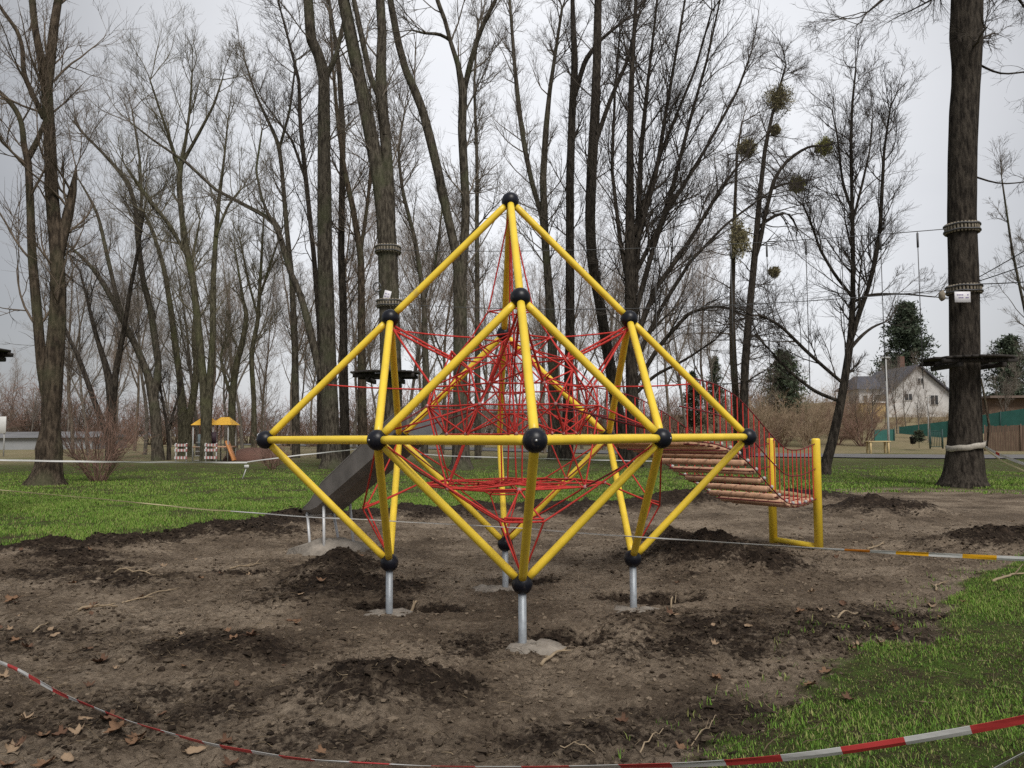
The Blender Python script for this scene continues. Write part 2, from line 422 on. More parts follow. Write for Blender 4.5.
def ground_material():
    M = bpy.data.materials.new('ground_soil_and_turf'); M.use_nodes = True
    nt = M.node_tree; N = nt.nodes; L = nt.links; b = N['Principled BSDF']
    b.inputs['Roughness'].default_value = 0.97; b.inputs['Specular IOR Level'].default_value = 0.12
    tc = N.new('ShaderNodeTexCoord')

    def noise(s, d=6, r=0.65, seed=0):
        n = N.new('ShaderNodeTexNoise'); n.inputs['Scale'].default_value = s; n.inputs['Detail'].default_value = d; n.inputs['Roughness'].default_value = r
        mp = N.new('ShaderNodeMapping'); mp.inputs['Location'].default_value = (seed * 3.1, seed * 1.7, seed)
        L.new(tc.outputs['Object'], mp.inputs[0]); L.new(mp.outputs[0], n.inputs['Vector']); return n.outputs['Fac']

    def ramp(fac, els):
        r = N.new('ShaderNodeValToRGB')
        while len(r.color_ramp.elements) < len(els): r.color_ramp.elements.new(0.5)
        for e, (p, c) in zip(r.color_ramp.elements, els): e.position = p; e.color = (*c, 1)
        L.new(fac, r.inputs[0]); return r.outputs[0]

    def mix(f, a, bb, bt='MIX'):
        x = N.new('ShaderNodeMix'); x.data_type = 'RGBA'; x.blend_type = bt
        if isinstance(f, float): x.inputs['Factor'].default_value = f
        else: L.new(f, x.inputs['Factor'])
        L.new(a, x.inputs['A']); L.new(bb, x.inputs['B']); return x.outputs['Result']

    def attr(n):
        a = N.new('ShaderNodeAttribute'); a.attribute_name = n; return a.outputs['Fac']
    dry = ramp(noise(0.9, 8, 0.7, 1), [(0.30, (0.095, 0.073, 0.054)), (0.46, (0.215, 0.170, 0.126)), (0.60, (0.38, 0.312, 0.238))])
    fine = ramp(noise(22, 6, 0.75, 2), [(0.3, (0.38, 0.36, 0.34)), (0.7, (1.25, 1.22, 1.2))])
    dry = mix(1.0, dry, fine, 'MULTIPLY')
    dark = ramp(noise(14, 7, 0.75, 3), [(0.3, (0.012, 0.0085, 0.0065)), (0.52, (0.042, 0.030, 0.022)), (0.75, (0.14, 0.102, 0.073))])
    ds = N.new('ShaderNodeMath'); ds.operation = 'MULTIPLY_ADD'; nmix = N.new('ShaderNodeMath'); nmix.operation = 'ADD'; L.new(noise(3.0, 6, 0.7, 4), nmix.inputs[0]); L.new(noise(16, 5, 0.75, 14), nmix.inputs[1])
    L.new(nmix.outputs[0], ds.inputs[0]); ds.inputs[1].default_value = 1.5
    sub = N.new('ShaderNodeMath'); sub.operation = 'SUBTRACT'; L.new(attr('dark'), sub.inputs[0]); sub.inputs[1].default_value = 1.58
    L.new(sub.outputs[0], ds.inputs[2])
    dfac = ramp(ds.outputs[0], [(0.30, (0, 0, 0)), (0.62, (1, 1, 1))])
    soil = mix(dfac, dry, dark)
    turf = ramp(noise(1.3, 7, 0.7, 5), [(0.3, (0.060, 0.098, 0.020)), (0.5, (0.098, 0.160, 0.030)), (0.7, (0.155, 0.19, 0.06))])
    tf = ramp(noise(35, 5, 0.7, 6), [(0.3, (0.55, 0.55, 0.5)), (0.7, (1.25, 1.25, 1.2))])
    turf = mix(1.0, turf, tf, 'MULTIPLY')
    bare = ramp(noise(0.45, 6, 0.65, 8), [(0.56, (0, 0, 0)), (0.70, (1, 1, 1))])
    tan = ramp(noise(2.5, 6, 0.7, 9), [(0.3, (0.055, 0.055, 0.024)), (0.7, (0.14, 0.115, 0.06))])
    turf = mix(bare, turf, tan)
    thin = ramp(noise(3.2, 6, 0.7, 12), [(0.38, (0, 0, 0)), (0.56, (1, 1, 1))])
    turf = mix(thin, turf, ramp(noise(18, 5, 0.7, 13), [(0.3, (0.040, 0.034, 0.020)), (0.7, (0.125, 0.105, 0.052))]))
    far = attr('straw')
    straw = ramp(noise(0.12, 8, 0.7, 10), [(0.3, (0.15, 0.15, 0.07)), (0.6, (0.27, 0.22, 0.135)), (0.8, (0.20, 0.14, 0.09))])
    turf = mix(far, turf, straw)
    c = mix(attr('soil'), turf, soil)
    L.new(c, b.inputs['Base Color'])
    bp = N.new('ShaderNodeBump'); bp.inputs['Strength'].default_value = 1.0; bp.inputs['Distance'].default_value = 0.045
    L.new(noise(45, 8, 0.75, 7), bp.inputs['Height']); L.new(bp.outputs[0], b.inputs['Normal'])
    return M


go = gb.build('ground', ground_material())
go['kind'] = 'structure'; go['label'] = 'dug brown soil patch with green lawn around it'
d_ = Y - CY
straw = sstep(38, 56, d_ + 6 * fbm(X * 0.1, Y * 0.1, 41, 3))
for n_, arr in (('soil', SOIL * sstep(1.1, 0.9, np.abs(X) / 20)), ('dark', np.clip(DARK, 0, 1)), ('straw', straw)):
    A = go.data.attributes.new(n_, 'FLOAT', 'POINT'); A.data.foreach_set('value', arr.ravel().astype(np.float32))


def gz(x, y):
    return float(height(np.array([x]), np.array([y]))[0])


# path ----------------------------------------------------------------
def strip(name, pts, hw, m, lift):
    pts = np.array(pts, float); n = 60
    t = np.linspace(0, len(pts) - 1, n); xs = np.interp(t, np.arange(len(pts)), pts[:, 0]); ys = np.interp(t, np.arange(len(pts)), pts[:, 1])
    for _ in range(6):
        xs[1:-1] = (xs[:-2] + 2 * xs[1:-1] + xs[2:]) / 4; ys[1:-1] = (ys[:-2] + 2 * ys[1:-1] + ys[2:]) / 4
    dx, dy = np.gradient(xs), np.gradient(ys); l = np.hypot(dx, dy); nxx, nyy = -dy / l, dx / l
    V = []
    for o in np.linspace(-1, 1, 7):
        px, py = xs + o * hw * nxx, ys + o * hw * nyy
        V.append(np.stack([px, py, height(px, py) + lift], -1))
    V = np.stack(V, 1)
    i = np.arange(n * 7).reshape(n, 7)
    q = np.stack([i[:-1, :-1], i[:-1, 1:], i[1:, 1:], i[1:, :-1]], -1).reshape(-1, 4)
    o = MB().add(V.reshape(-1, 3), [q[:, ::-1]]).build(name, m); o['kind'] = 'structure'
    return o


strip('path', [(70, 33), (36, 35.5), (24, 38), (14, 45), (5, 56), (-6, 72), (-20, 92), (-45, 120)], 3.6, M_asph, 0.06)

# ------------------------------------------------------------------ climbing frame
HE = 1.5; RR = 2.1; TH = 0.0674
c_, s_ = math.cos(TH), math.sin(TH)
AX = {'F': np.array([s_, -c_, 0]), 'R': np.array([c_, s_, 0]), 'B': np.array([-s_, c_, 0]), 'L': np.array([-c_, -s_, 0])}
ORDER = ['F', 'R', 'B', 'L']
O = np.array([0, 0, HE])
Z = np.array([0, 0, 1.0])
apex = O + Z * RR
up1 = {k: O + AX[k] * RR / 2 + Z * RR / 2 for k in ORDER}
eq = {k: O + AX[k] * RR for k in ORDER}
mid = {}
for i, k in enumerate(ORDER):
    k2 = ORDER[(i + 1) % 4]; mid[k + k2] = (eq[k] + eq[k2]) / 2
lo1 = {k: O + AX[k] * RR / 2 - Z * RR / 2 for k in ORDER}
frame = thing('climbing_frame', 'yellow tube climbing pyramid with black ball joints and red rope net inside', 'climbing frame', (0, 0, 0))
edges = []
for i, k in enumerate(ORDER):
    k2 = ORDER[(i + 1) % 4]; k0 = ORDER[i - 1]
    edges += [(apex, up1[k]), (up1[k], eq[k]), (up1[k], mid[k + k2]), (up1[k], mid[k0 + k]), (eq[k], mid[k + k2]), (eq[k], mid[k0 + k]),
              (lo1[k], eq[k]), (lo1[k], mid[k + k2]), (lo1[k], mid[k0 + k])]
for a, b in edges:
    a = np.array(a); b = np.array(b); d = (b - a) / np.linalg.norm(b - a)
    mb = MB()
    t = np.array([0.05, 0.085, 0.0851, 0.12]); L_ = np.linalg.norm(b - a)
    mb.tubes(np.array([[a + d * 0.05, a + d * 0.13, b - d * 0.13, b - d * 0.05]]), np.array([[0.029, 0.0312, 0.0312, 0.029]]), 16, True)
    mb.build('frame_tube', M_yel, frame)
balls = [apex] + list(up1.values()) + list(eq.values()) + list(mid.values()) + list(lo1.values())
for p in balls:
    bo = MB().ball(p, 0.077, 16, 28).build('connector_ball', M_ball, frame)
    h = np.array([p[0], p[1], 0]); nh = np.linalg.norm(h)
    if nh > 0.1 and abs(p[2] - HE) < 0.01:
        h /= nh
        MB().bar(p + h * 0.073, p + h * 0.0805, 0.009, 10).build('ball_disc', M_disc, bo)  # small pale steel disc on the outward face of each equator ball
for k in ORDER:
    p = lo1[k]
    po = MB().tubes(np.array([[p - Z * 0.07, [p[0], p[1], 0.02], [p[0], p[1], -0.3]]]), np.array([[0.03, 0.03, 0.03]]), 16, True).build('support_post', M_galv, frame)
    a = np.linspace(0, 2 * math.pi, 20, endpoint=False); g = np.random.default_rng(ord(k))
    n_ = 1 + 0.12 * g.standard_normal(20)
    off = {'F': (0.10, -0.02), 'L': (-0.02, 0.02), 'R': (0.02, -0.02), 'B': (-0.12, 0)}[k]
    rings = []
    for rr, zz in ((1.08, -0.15), (1.0, 0.0), (0.86, 0.022), (0.45, 0.03), (0.05, 0.032)):
        rings.append(np.stack([p[0] + off[0] + 0.21 * rr * n_ * np.cos(a), p[1] + off[1] + 0.16 * rr * n_ * np.sin(a), np.full(20, zz) + 0.008 * g.standard_normal(20)], -1))
    V = np.stack(rings); i = np.arange(100).reshape(5, 20)
    q = np.stack([i[:-1], np.roll(i[:-1], -1, 1), np.roll(i[1:], -1, 1), i[1:]], -1).reshape(-1, 4)
    MB().add(V.reshape(-1, 3), [q, i[-1][None]]).build('concrete_footing', M_conc, po)

# rope net -------------------------------------------------------------
def ropes(segs, r=0.0085, sag=0.015, k=6):
    P = []
    for a, b in segs:
        a = np.array(a, float); b = np.array(b, float); t = np.linspace(0, 1, 6)[:, None]
        p = a + (b - a) * t; p[:, 2] -= 4 * sag * np.linalg.norm(b - a) * (t * (1 - t))[:, 0]
        P.append(p)
    return np.array(P), np.full((len(P), 6), r), k


def dirv(ang):  # angle 0 = towards F, increasing towards R
    a = -math.pi / 2 + TH + ang
    return np.array([math.cos(a), math.sin(a), 0])


def node(ang, rad, z): return O + dirv(R_(ang)) * rad * RR + Z * z * RR


r1 = [node(90 * i, 0.095, 0.53) for i in range(4)]
r2 = [node(90 * i, 0.165, 0.42) for i in range(4)]
ss = [node(90 * i, 0.235, 0.33) for i in range(4)]
tt = [[node(90 * i + s, 0.34, 0.21) for s in (-17, 17)] for i in range(4)]
o3 = [node(45 * i + 22.5, 0.37, 0.13) for i in range(8)]
qq = [node(45 * i, 0.27, 0.02) for i in range(8)]
fl = [[node(45 * i + (22.5 if j % 2 else 0), rad, -0.185 + 0.012 * math.sin(i * 2.1 + j)) for i in range(8)] for j, rad in enumerate((0.07, 0.15, 0.23, 0.30))]
fo = [node(45 * i, 0.37 if i % 2 else 0.385, -0.185) for i in range(8)]
bt = [node(90 * i + 45, 0.075, -0.335) for i in range(4)]
hh_ = [node(45 * i + 8, 0.29 if i % 2 else 0.25, 0.27 if i % 2 else 0.36) for i in range(8)]
E_u = [np.array(up1[k]) for k in ORDER]; E_e = [np.array(eq[k]) for k in ORDER]
E_m = [np.array(mid[k + ORDER[(i + 1) % 4]]) for i, k in enumerate(ORDER)]; E_l = [np.array(lo1[k]) for k in ORDER]
upper, thick, flat, lower, darkr = [], [], [], [], []
for i in range(4):
    j = (i + 1) % 4
    upper += [(apex - Z * 0.06, r1[i]), (r1[i], r1[j]), (r1[i], r2[i]), (r2[i], r2[j]), (r2[i], E_u[i] - Z * 0.1), (r2[i], ss[i]), (ss[i], tt[i][0]), (ss[i], tt[i][1])]
    thick += [(E_u[i] - Z * 0.05, ss[i]), (E_u[i] - Z * 0.09, ss[i] - Z * 0.02), (E_u[i] - Z * 0.06, tt[i][0]), (E_u[i] - Z * 0.06, tt[i][1])]
    upper += [(tt[i][0], tt[i][1]), (tt[i][1], tt[j][0]), (ss[i], r2[j]), (ss[i], ss[j]),
              (tt[i][0], o3[(2 * i - 1) % 8]), (tt[i][1], o3[2 * i]), (tt[i][0], qq[2 * i]), (ss[i], node(90 * i, 0.05, 0.2))]
    upper += [(E_m[i] + Z * 0.05, o3[(2 * i + 1) % 8]), (E_e[i] + (E_u[i] - E_e[i]) * 0.45, tt[i][0])]
    upper += [(node(90 * i, 0.05, 0.30), node(90 * i + 20, 0.045, -0.185)), (node(90 * i, 0.05, 0.30), r2[i])]
    upper += [(node(90 * i, 0.05, 0.2), qq[2 * i]), (node(90 * i, 0.05, 0.1), qq[(2 * i + 1) % 8]), (node(90 * i, 0.05, 0.1), node(90 * j, 0.05, 0.1))]
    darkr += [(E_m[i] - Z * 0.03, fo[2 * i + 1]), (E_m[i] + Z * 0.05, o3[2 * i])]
    lower += [(bt[i], bt[j]), (bt[i], bt[(i + 2) % 4])] + ([(bt[i], E_l[i] + Z * 0.06)] if i % 2 == 0 else [(bt[i], E_l[j] + Z * 0.06)])
    w1 = E_l[i] + (E_e[i] - E_l[i]) * 0.2 - AX[ORDER[i]] * 0.0 + np.cross(Z, AX[ORDER[i]]) * 0.14 + Z * 0.26
    w2 = E_l[i] + (E_e[i] - E_l[i]) * 0.2 - np.cross(Z, AX[ORDER[i]]) * 0.14 + Z * 0.26
    lower += [(E_l[i] + Z * 0.05, w1), (E_l[i] + Z * 0.05, w2), (w1, w2), (w1 + Z * 0.02, w2 + Z * 0.03), (w1, fo[2 * i]), (w2, fo[2 * i]), (w1, E_m[i]), (w2, E_m[i - 1])]
    lower += [(fo[2 * i + 1], bt[i])]
for i in range(8):
    j = (i + 1) % 8
    upper += [(o3[i], o3[j]), (qq[i], o3[i]), (qq[j], o3[i])] + ([(qq[i], qq[j])] if i % 2 else [])
    upper += [(o3[i], fo[i])] if i % 2 else [(o3[i], fo[j])]
    flat += [(fo[i], fo[j]), (fl[3][i], fo[i]), (fl[3][i], fo[j]), (fo[i], O - Z * 0.185 * RR)]
    upper += [(hh_[i], o3[i]), (hh_[i], qq[i])] + ([(hh_[i], ss[i // 2]), (hh_[i], hh_[j])] if i % 2 == 0 else [(hh_[i], tt[i // 2][1]), (hh_[i], r2[(i // 2 + 1) % 4]), (hh_[i], o3[i - 1])])
    for n_ in range(4):
        flat.append((fl[n_][i], fl[n_][j]))
        if n_ < 3: flat.append((fl[n_][i], fl[n_ + 1][i]))
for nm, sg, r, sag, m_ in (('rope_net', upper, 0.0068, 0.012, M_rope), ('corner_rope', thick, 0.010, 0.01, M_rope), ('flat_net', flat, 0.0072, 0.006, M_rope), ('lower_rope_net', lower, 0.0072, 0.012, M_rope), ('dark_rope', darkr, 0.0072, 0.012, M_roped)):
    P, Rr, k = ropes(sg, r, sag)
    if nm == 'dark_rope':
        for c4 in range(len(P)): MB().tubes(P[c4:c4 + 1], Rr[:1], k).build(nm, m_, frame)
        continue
    if nm == 'corner_rope':
        for c4 in range(4): MB().tubes(P[c4 * 4:c4 * 4 + 4], Rr[:4], k).build(nm, m_, frame)
        continue
    n_ = MB().tubes(P, Rr, k).build(nm, m_, frame)
    if nm == 'rope_net':
        for pt in r1 + r2 + ss + o3 + qq + [x for t_ in tt for x in t_]: MB().ball(pt, 0.017, 5, 8).build('rope_clamp', M_clamp, n_)
    if nm == 'flat_net':
        for pt in fo: MB().ball(pt, 0.02, 5, 8).build('rope_clamp', M_clamp, n_)

# ------------------------------------------------------------------ rope ramp bridge
pl_, pr_ = G(773.5, 542.5), G(819, 550)
pc = (pl_ + pr_) / 2
br = thing('rope_bridge', 'red rope and plank ramp climbing from two yellow posts up to the yellow frame', 'rope bridge', (pc[0], pc[1], 0))
top_z = 1.45
for p in (pl_, pr_):
    pb = MB()
    pb.tubes(np.array([[[p[0], p[1], -0.2], [p[0], p[1], top_z - 0.02], [p[0], p[1], top_z], [p[0], p[1], top_z + 0.006]]]), np.array([[0.056, 0.056, 0.050, 0.028]]), 20, True)
    po = pb.build('bridge_post', M_yel, br)
MB().bar([pl_[0], pl_[1], 0.045], [pr_[0], pr_[1], 0.045], 0.038, 12).build('base_bar', M_yel, br)
pl3 = np.array([pl_[0], pl_[1], 0]); pr3 = np.array([pr_[0], pr_[1], 0])
fa = (mid['RB'] * 0.55 + eq['B'] * 0.45); fb = (mid['RB'] * 0.45 + eq['R'] * 0.55)
MB().bar(pl3 + Z * 0.70, pr3 + Z * 0.66, 0.045, 12).build('log_step', M_logw, br)


DZ = np.interp(np.linspace(0, 1, 41), [0, 0.15, 0.29, 0.42, 0.56, 0.67, 0.8, 1], [0.67, 0.63, 0.67, 0.90, 1.17, 1.34, 1.43, 1.47])
for _ in range(4): DZ[1:-1] = (DZ[:-2] + 2 * DZ[1:-1] + DZ[2:]) / 4


def deck(t, side):
    a = pl3 if side == 0 else pr3
    b = fa if side == 0 else fb
    p = a + (b - a) * t
    p[2] = float(np.interp(t, np.linspace(0, 1, 41), DZ))
    return p


npl = 17
for i in range(1, npl):
    t = i / npl
    a, b = deck(t, 0), deck(t, 1)
    d = b - a; L_ = np.linalg.norm(d); d /= L_
    d[2] = 0; d /= np.linalg.norm(d); nx_ = np.cross(Z, d)
    MB().box((a + b) / 2 - Z * 0.01, (L_ * 0.93, 0.13, 0.066), np.stack([d, nx_, Z], 1), bev=0.012).build('plank', M_wood, br)
segs = []; dseg = []
T = np.linspace(0, 1, 15)
for side in (0, 1):
    for i in range(14):
        dseg.append((deck(T[i], side), deck(T[i + 1], side)))
    rail = []
    for t in np.linspace(0, 1, 27):
        p = deck(t, side); sg_ = 0.05 * math.sin(math.pi * t)
        base_h = (top_z - 0.07) - 0.66
        ph = p + Z * (base_h * (1 - t) + 0.62 * t - sg_)
        pm = p + Z * (0.55 * base_h * (1 - t) + 0.32 * t - sg_)
        rail.append((p, pm, ph))
    for lev in (1, 2):
        pth = np.array([q_[lev] for q_ in rail]); MB().tubes(pth, np.full(len(pth), 0.0075), 6, True).build('handrail_rope', M_roped, br)
    for a in rail[1:-1]:
        segs += [(a[0], a[2])]
for w in (0.2, 0.4, 0.6, 0.8):
    for i in range(14):
        a = deck(T[i], 0) * (1 - w) + deck(T[i], 1) * w; b = deck(T[i + 1], 0) * (1 - w) + deck(T[i + 1], 1) * w
        dseg.append((a + Z * 0.022, b + Z * 0.022))
for i in range(1, 22):
    t = i / 22
    dseg.append((deck(t, 0) - Z * 0.03, deck(t, 1) - Z * 0.03))
P, Rr, k = ropes(segs, 0.007, 0.0)
for i in range(len(P)): MB().tubes(P[i:i + 1], Rr[:1], k).build('side_rope', M_rope, br)
P, Rr, k = ropes(dseg, 0.0075, 0.0); MB().tubes(P, Rr, k).build('deck_rope', M_roped, br)
for i in range(1, npl):
    for s in (0, 1): MB().ball(deck(i / npl, s) + Z * 0.02, 0.022, 5, 8).build('rope_bracket', M_pole, br)
for p, zs in ((pl3, (0.70, 1.08, 1.43)), (pr3, (0.66, 1.08, 1.43))):
    for zz in zs: MB().bar(p + Z * zz - (pr3 - pl3) / np.linalg.norm(pr3 - pl3) * (0.085 if p is pr3 else -0.085), p + Z * zz, 0.014, 8).build('rope_bracket', M_pole, br)

# ------------------------------------------------------------------ slide
sl_top = np.array([-0.98, 2.02]); sl_end = np.array([-2.66, 4.05])
ax = (sl_end - sl_top); LL = np.linalg.norm(ax); ax /= LL; nrm = np.array([-ax[1], ax[0]])
sl = thing('slide', 'dark grey metal slide leaving the climbing frame towards the lawn', 'slide', (sl_end[0], sl_end[1], 0))
n = 26; prof = []
ts = np.linspace(0, 1, n)
zf = 1.53 - 1.04 * np.interp(ts, [0, 0.06, 0.84, 0.92, 1.0], [0.0, 0.03, 0.93, 0.985, 1.0])
wallh = np.interp(ts, [0, 0.8, 0.93, 1], [0.32, 0.28, 0.12, 0.04])
hw = 0.21
V = []
for t, z, wh in zip(ts, zf, wallh):
    c = sl_top + ax * LL * t
    sec = [(-hw, z + wh), (-hw + 0.01, z + 0.05), (-hw + 0.07, z), (hw - 0.07, z), (hw - 0.01, z + 0.05), (hw, z + wh), (hw + 0.03, z + wh), (hw + 0.028, z + 0.03), (hw - 0.06, z - 0.035), (-hw + 0.06, z - 0.035), (-hw - 0.028, z + 0.03), (-hw - 0.03, z + wh)]
    V.append([[c[0] + nrm[0] * o, c[1] + nrm[1] * o, zz] for o, zz in sec])
V = np.array(V); i = np.arange(n * 12).reshape(n, 12)
q = np.stack([i[:-1], np.roll(i[:-1], -1, 1), np.roll(i[1:], -1, 1), i[1:]], -1)
mb = MB().add(V.reshape(-1, 3), [q[:, 5:12].reshape(-1, 4), i[0][None], i[-1][None, ::-1]])
mb.f.append((q[:, 0:5].reshape(-1, 4), 1))
mb.build('chute', [M_slide, M_slidein], sl, smooth=False)
for s in (-1, 1):
    rp = np.array([[sl_top[0] + ax[0] * LL * t + nrm[0] * s * (hw + 0.015), sl_top[1] + ax[1] * LL * t + nrm[1] * s * (hw + 0.015), z + wh + 0.012] for t, z, wh in zip(ts, zf, wallh)])
    MB().tubes(rp, np.full(n, 0.017), 8, True).build('rim', M_slide, sl)
for s in (-1, 1):
    for t, sp_ in ((0.985, 0.17), (0.80, 0.08)):
        c = sl_top + ax * LL * t; zt = float(np.interp(t, ts, zf)); p = np.array([c[0] + nrm[0] * s * hw * 0.9, c[1] + nrm[1] * s * hw * 0.9, zt])
        f_ = np.array([p[0] + ax[0] * -sp_ + nrm[0] * s * 0.03, p[1] - ax[1] * sp_ + nrm[1] * s * 0.03, -0.05])
        MB().bar(p, f_, 0.019, 10).build('leg', M_lpole, sl)
for t, hgt in ((0.985, 0.03),):
    c = sl_top + ax * LL * t; zt = float(np.interp(t, ts, zf)) - 0.045
    MB().bar((c[0] - nrm[0] * hw, c[1] - nrm[1] * hw, zt), (c[0] + nrm[0] * hw, c[1] + nrm[1] * hw, zt), 0.017, 10).build('foot_bar', M_lpole, sl)
c = sl_top + ax * LL * 0.86
g = np.random.default_rng(4)
a = np.linspace(0, 2 * math.pi, 26, endpoint=False); nn = 1 + 0.12 * g.standard_normal(26)
V = np.stack([np.stack([c[0] + 0.02 + 0.46 * rr * nn * np.cos(a), c[1] - 0.05 + 0.36 * rr * nn * np.sin(a), zz + 0.015 * g.standard_normal(26)], -1) for rr, zz in ((1.1, -0.1), (1, 0.04), (0.8, 0.10), (0.4, 0.14), (0.05, 0.15))])
i = np.arange(130).reshape(5, 26); q = np.stack([i[:-1], np.roll(i[:-1], -1, 1), np.roll(i[1:], -1, 1), i[1:]], -1).reshape(-1, 4)
MB().add(V.reshape(-1, 3), [q, i[-1][None]]).build('concrete_footing', M_conc, sl)

# ------------------------------------------------------------------ tapes
def tape(name, label, pts, wid, tilt, pattern, mats, bands=()):
    """pts: (u, v, d) ; pattern(s) -> material index by length in metres"""
    P = np.array([W(*p) for p in pts]); n = len(P)
    seg = np.r_[0, np.cumsum(np.linalg.norm(np.diff(P, axis=0), axis=1))]
    m_ = int(seg[-1] / 0.045) + 2; s = np.linspace(0, seg[-1], m_)
    Q = np.stack([np.interp(s, seg, P[:, k]) for k in range(3)], -1)
    for _ in range(12): Q[1:-1] = (Q[:-2] + 2 * Q[1:-1] + Q[2:]) / 4
    T = np.gradient(Q, axis=0); T /= np.linalg.norm(T, axis=1, keepdims=True)
    side = np.cross(T, Z); side /= np.linalg.norm(side, axis=1, keepdims=True)
    g = np.random.default_rng(len(label)); tl = np.radians(tilt + 24 * np.sin(s * 0.9 + g.random() * 6) + 12 * np.sin(s * 2.7))
    B = np.cos(tl)[:, None] * np.cross(side, T) + np.sin(tl)[:, None] * side; Nn = np.cross(T, B)
    hwid = np.interp(s, seg, np.broadcast_to(np.array(wid, float), (n,))) / 2; th = 0.0006
    ring = np.stack([Q + B * hwid[:, None] + Nn * th, Q + Nn * (th + 0.004 * np.sin(s * 5)[:, None]), Q - B * hwid[:, None] + Nn * th, Q - B * hwid[:, None] - Nn * th, Q - Nn * (th - 0.004 * np.sin(s * 5)[:, None]), Q + B * hwid[:, None] - Nn * th], 1)
    i = np.arange(m_ * 6).reshape(m_, 6)
    q = np.stack([i[:-1], np.roll(i[:-1], -1, 1), np.roll(i[1:], -1, 1), i[1:]], -1)
    mb = MB(); mb.add(ring.reshape(-1, 3), [])
    qc = Q - CAM; uu = 512 + F * (qc @ RT) / np.maximum(qc @ _f, 0.1)
    for a in range(m_ - 1):
        k_ = pattern((s[a] + s[a + 1]) / 2)
        for (u0, u1, bm) in bands:
            if u0 < uu[a] < u1: k_ = bm
        mb.f.append((q[a], k_))
    o = mb.build(name, mats, None, smooth=False, org=Q[m_ // 2])
    return tag(o, label, 'barrier tape')


tape('barrier_tape', 'red and white striped tape sagging low across the nearest soil', [(-60, 640, 6.0), (15, 668, 5.0), (60, 694, 4.55), (130, 722, 4.0), (210, 745, 3.55), (300, 760, 3.2), (420, 766, 3.0), (560, 767, 2.8), (700, 765, 2.6), (800, 757, 2.45), (900, 742, 2.35), (1024, 721, 2.25), (1140, 690, 2.15), (1500, 590, 2.0)],
     [0.022, 0.024, 0.027, 0.029, 0.030, 0.031, 0.030, 0.029, 0.026, 0.026, 0.027, 0.029, 0.030, 0.03], 35, lambda s: 1 if (s % 0.36) < 0.19 else 0, [M_white, M_red])
tape('barrier_tape', 'short end of red and white tape in the bottom right corner', [(985, 775, 2.1), (1010, 760, 2.05), (1040, 742, 2.0), (1100, 715, 1.95)], 0.03, 50, lambda s: 1 if s < 0.0 else 0, [M_white, M_red])
tape('barrier_tape', 'long white tape with yellow bands strung through the foot of the climbing frame', [(-80, 481, 9.6), (0, 490, 8.9), (100, 499, 8.2), (200, 509, 7.5), (310, 517, 7.0), (430, 523, 6.5), (520, 528, 6.35), (600, 534.5, 6.25), (700, 541, 6.15), (818, 548.5, 6.0), (920, 554, 5.85), (1024, 559, 5.7), (1150, 563, 5.5), (1500, 575, 5.0), (1900, 585, 4.6)],
     [0.013, 0.013, 0.013, 0.012, 0.010, 0.009, 0.009, 0.010, 0.015, 0.021, 0.029, 0.036, 0.04, 0.04, 0.04], 25, lambda s: 0, [M_white, M_tapey, M_tapeo, M_tapeg], [(-200, 230, 3), (838, 868, 2), (893, 926, 1), (958, 991, 1), (1026, 1060, 1), (1110, 1150, 1), (1210, 1260, 1)])
tape('barrier_tape', 'white tape stretched across the trunk of the big left tree', [(-80, 458, 22.6), (0, 460, 23), (60, 461.2, 23.4), (130, 462, 24), (247, 462.5, 26)], 0.05, 10, lambda s: 0, [M_white, M_red])
tape('barrier_tape', 'white tape rising behind the shrub left of the frame', [(247, 462, 26), (265, 459.5, 26), (300, 455, 26.5), (340, 451, 27), (372, 447, 28)], 0.035, 10, lambda s: 0, [M_white, M_red])
tape('barrier_tape', 'faint white tape across the lawn behind the climbing frame', [(392, 452, 30), (450, 456, 29), (520, 458, 28), (600, 460, 26), (640, 461, 25.5), (690, 461.5, 25)], 0.03, 10, lambda s: 0, [M_white, M_red])
tape('barrier_tape', 'upper of two white tapes running off from the right tree', [(983, 446, 21.0), (1000, 455, 20.4), (1024, 464, 19.6), (1080, 478, 18)], 0.075, 20, lambda s: 1 if 0.5 < s < 0.62 else 0, [M_white, M_red])
tape('barrier_tape', 'lower of two white tapes running off from the right tree', [(983, 447, 20.9), (1000, 460, 20.2), (1024, 471, 19.4), (1080, 490, 18)], 0.04, 20, lambda s: 0, [M_tapeg, M_red])

# ------------------------------------------------------------------ trees
def stem3d(px, d, dy=0.0, seg=0.5):
    px = np.array(px, float); n = len(px)
    P = np.array([W(u, v, d + dy * i / (n - 1)) for i, (u, v, w) in enumerate(px)])
    R = px[:, 2] / 2 * d / F * (0.94 if d < 29 else 0.86) / np.sqrt(1 + ((px[:, 0] - 512) / F) ** 2)
    s = np.r_[0, np.cumsum(np.linalg.norm(np.diff(P, axis=0), axis=1))]
    m_ = max(6, int(s[-1] / seg)); t = np.linspace(0, s[-1], m_)
    # keep base detail
    t = np.unique(np.concatenate([t, s]))
    # drop near duplicates
    keep = [0]
    for i in range(1, len(t)):
        if t[i] - t[keep[-1]] > 0.08: keep.append(i)
    t = t[keep]
    Q = np.stack([np.interp(t, s, P[:, k]) for k in range(3)], -1); r = np.interp(t, s, R)
    for _ in range(2):
        Q[1:-1] = (Q[:-2] + 2 * Q[1:-1] + Q[2:]) / 4
    return Q, r


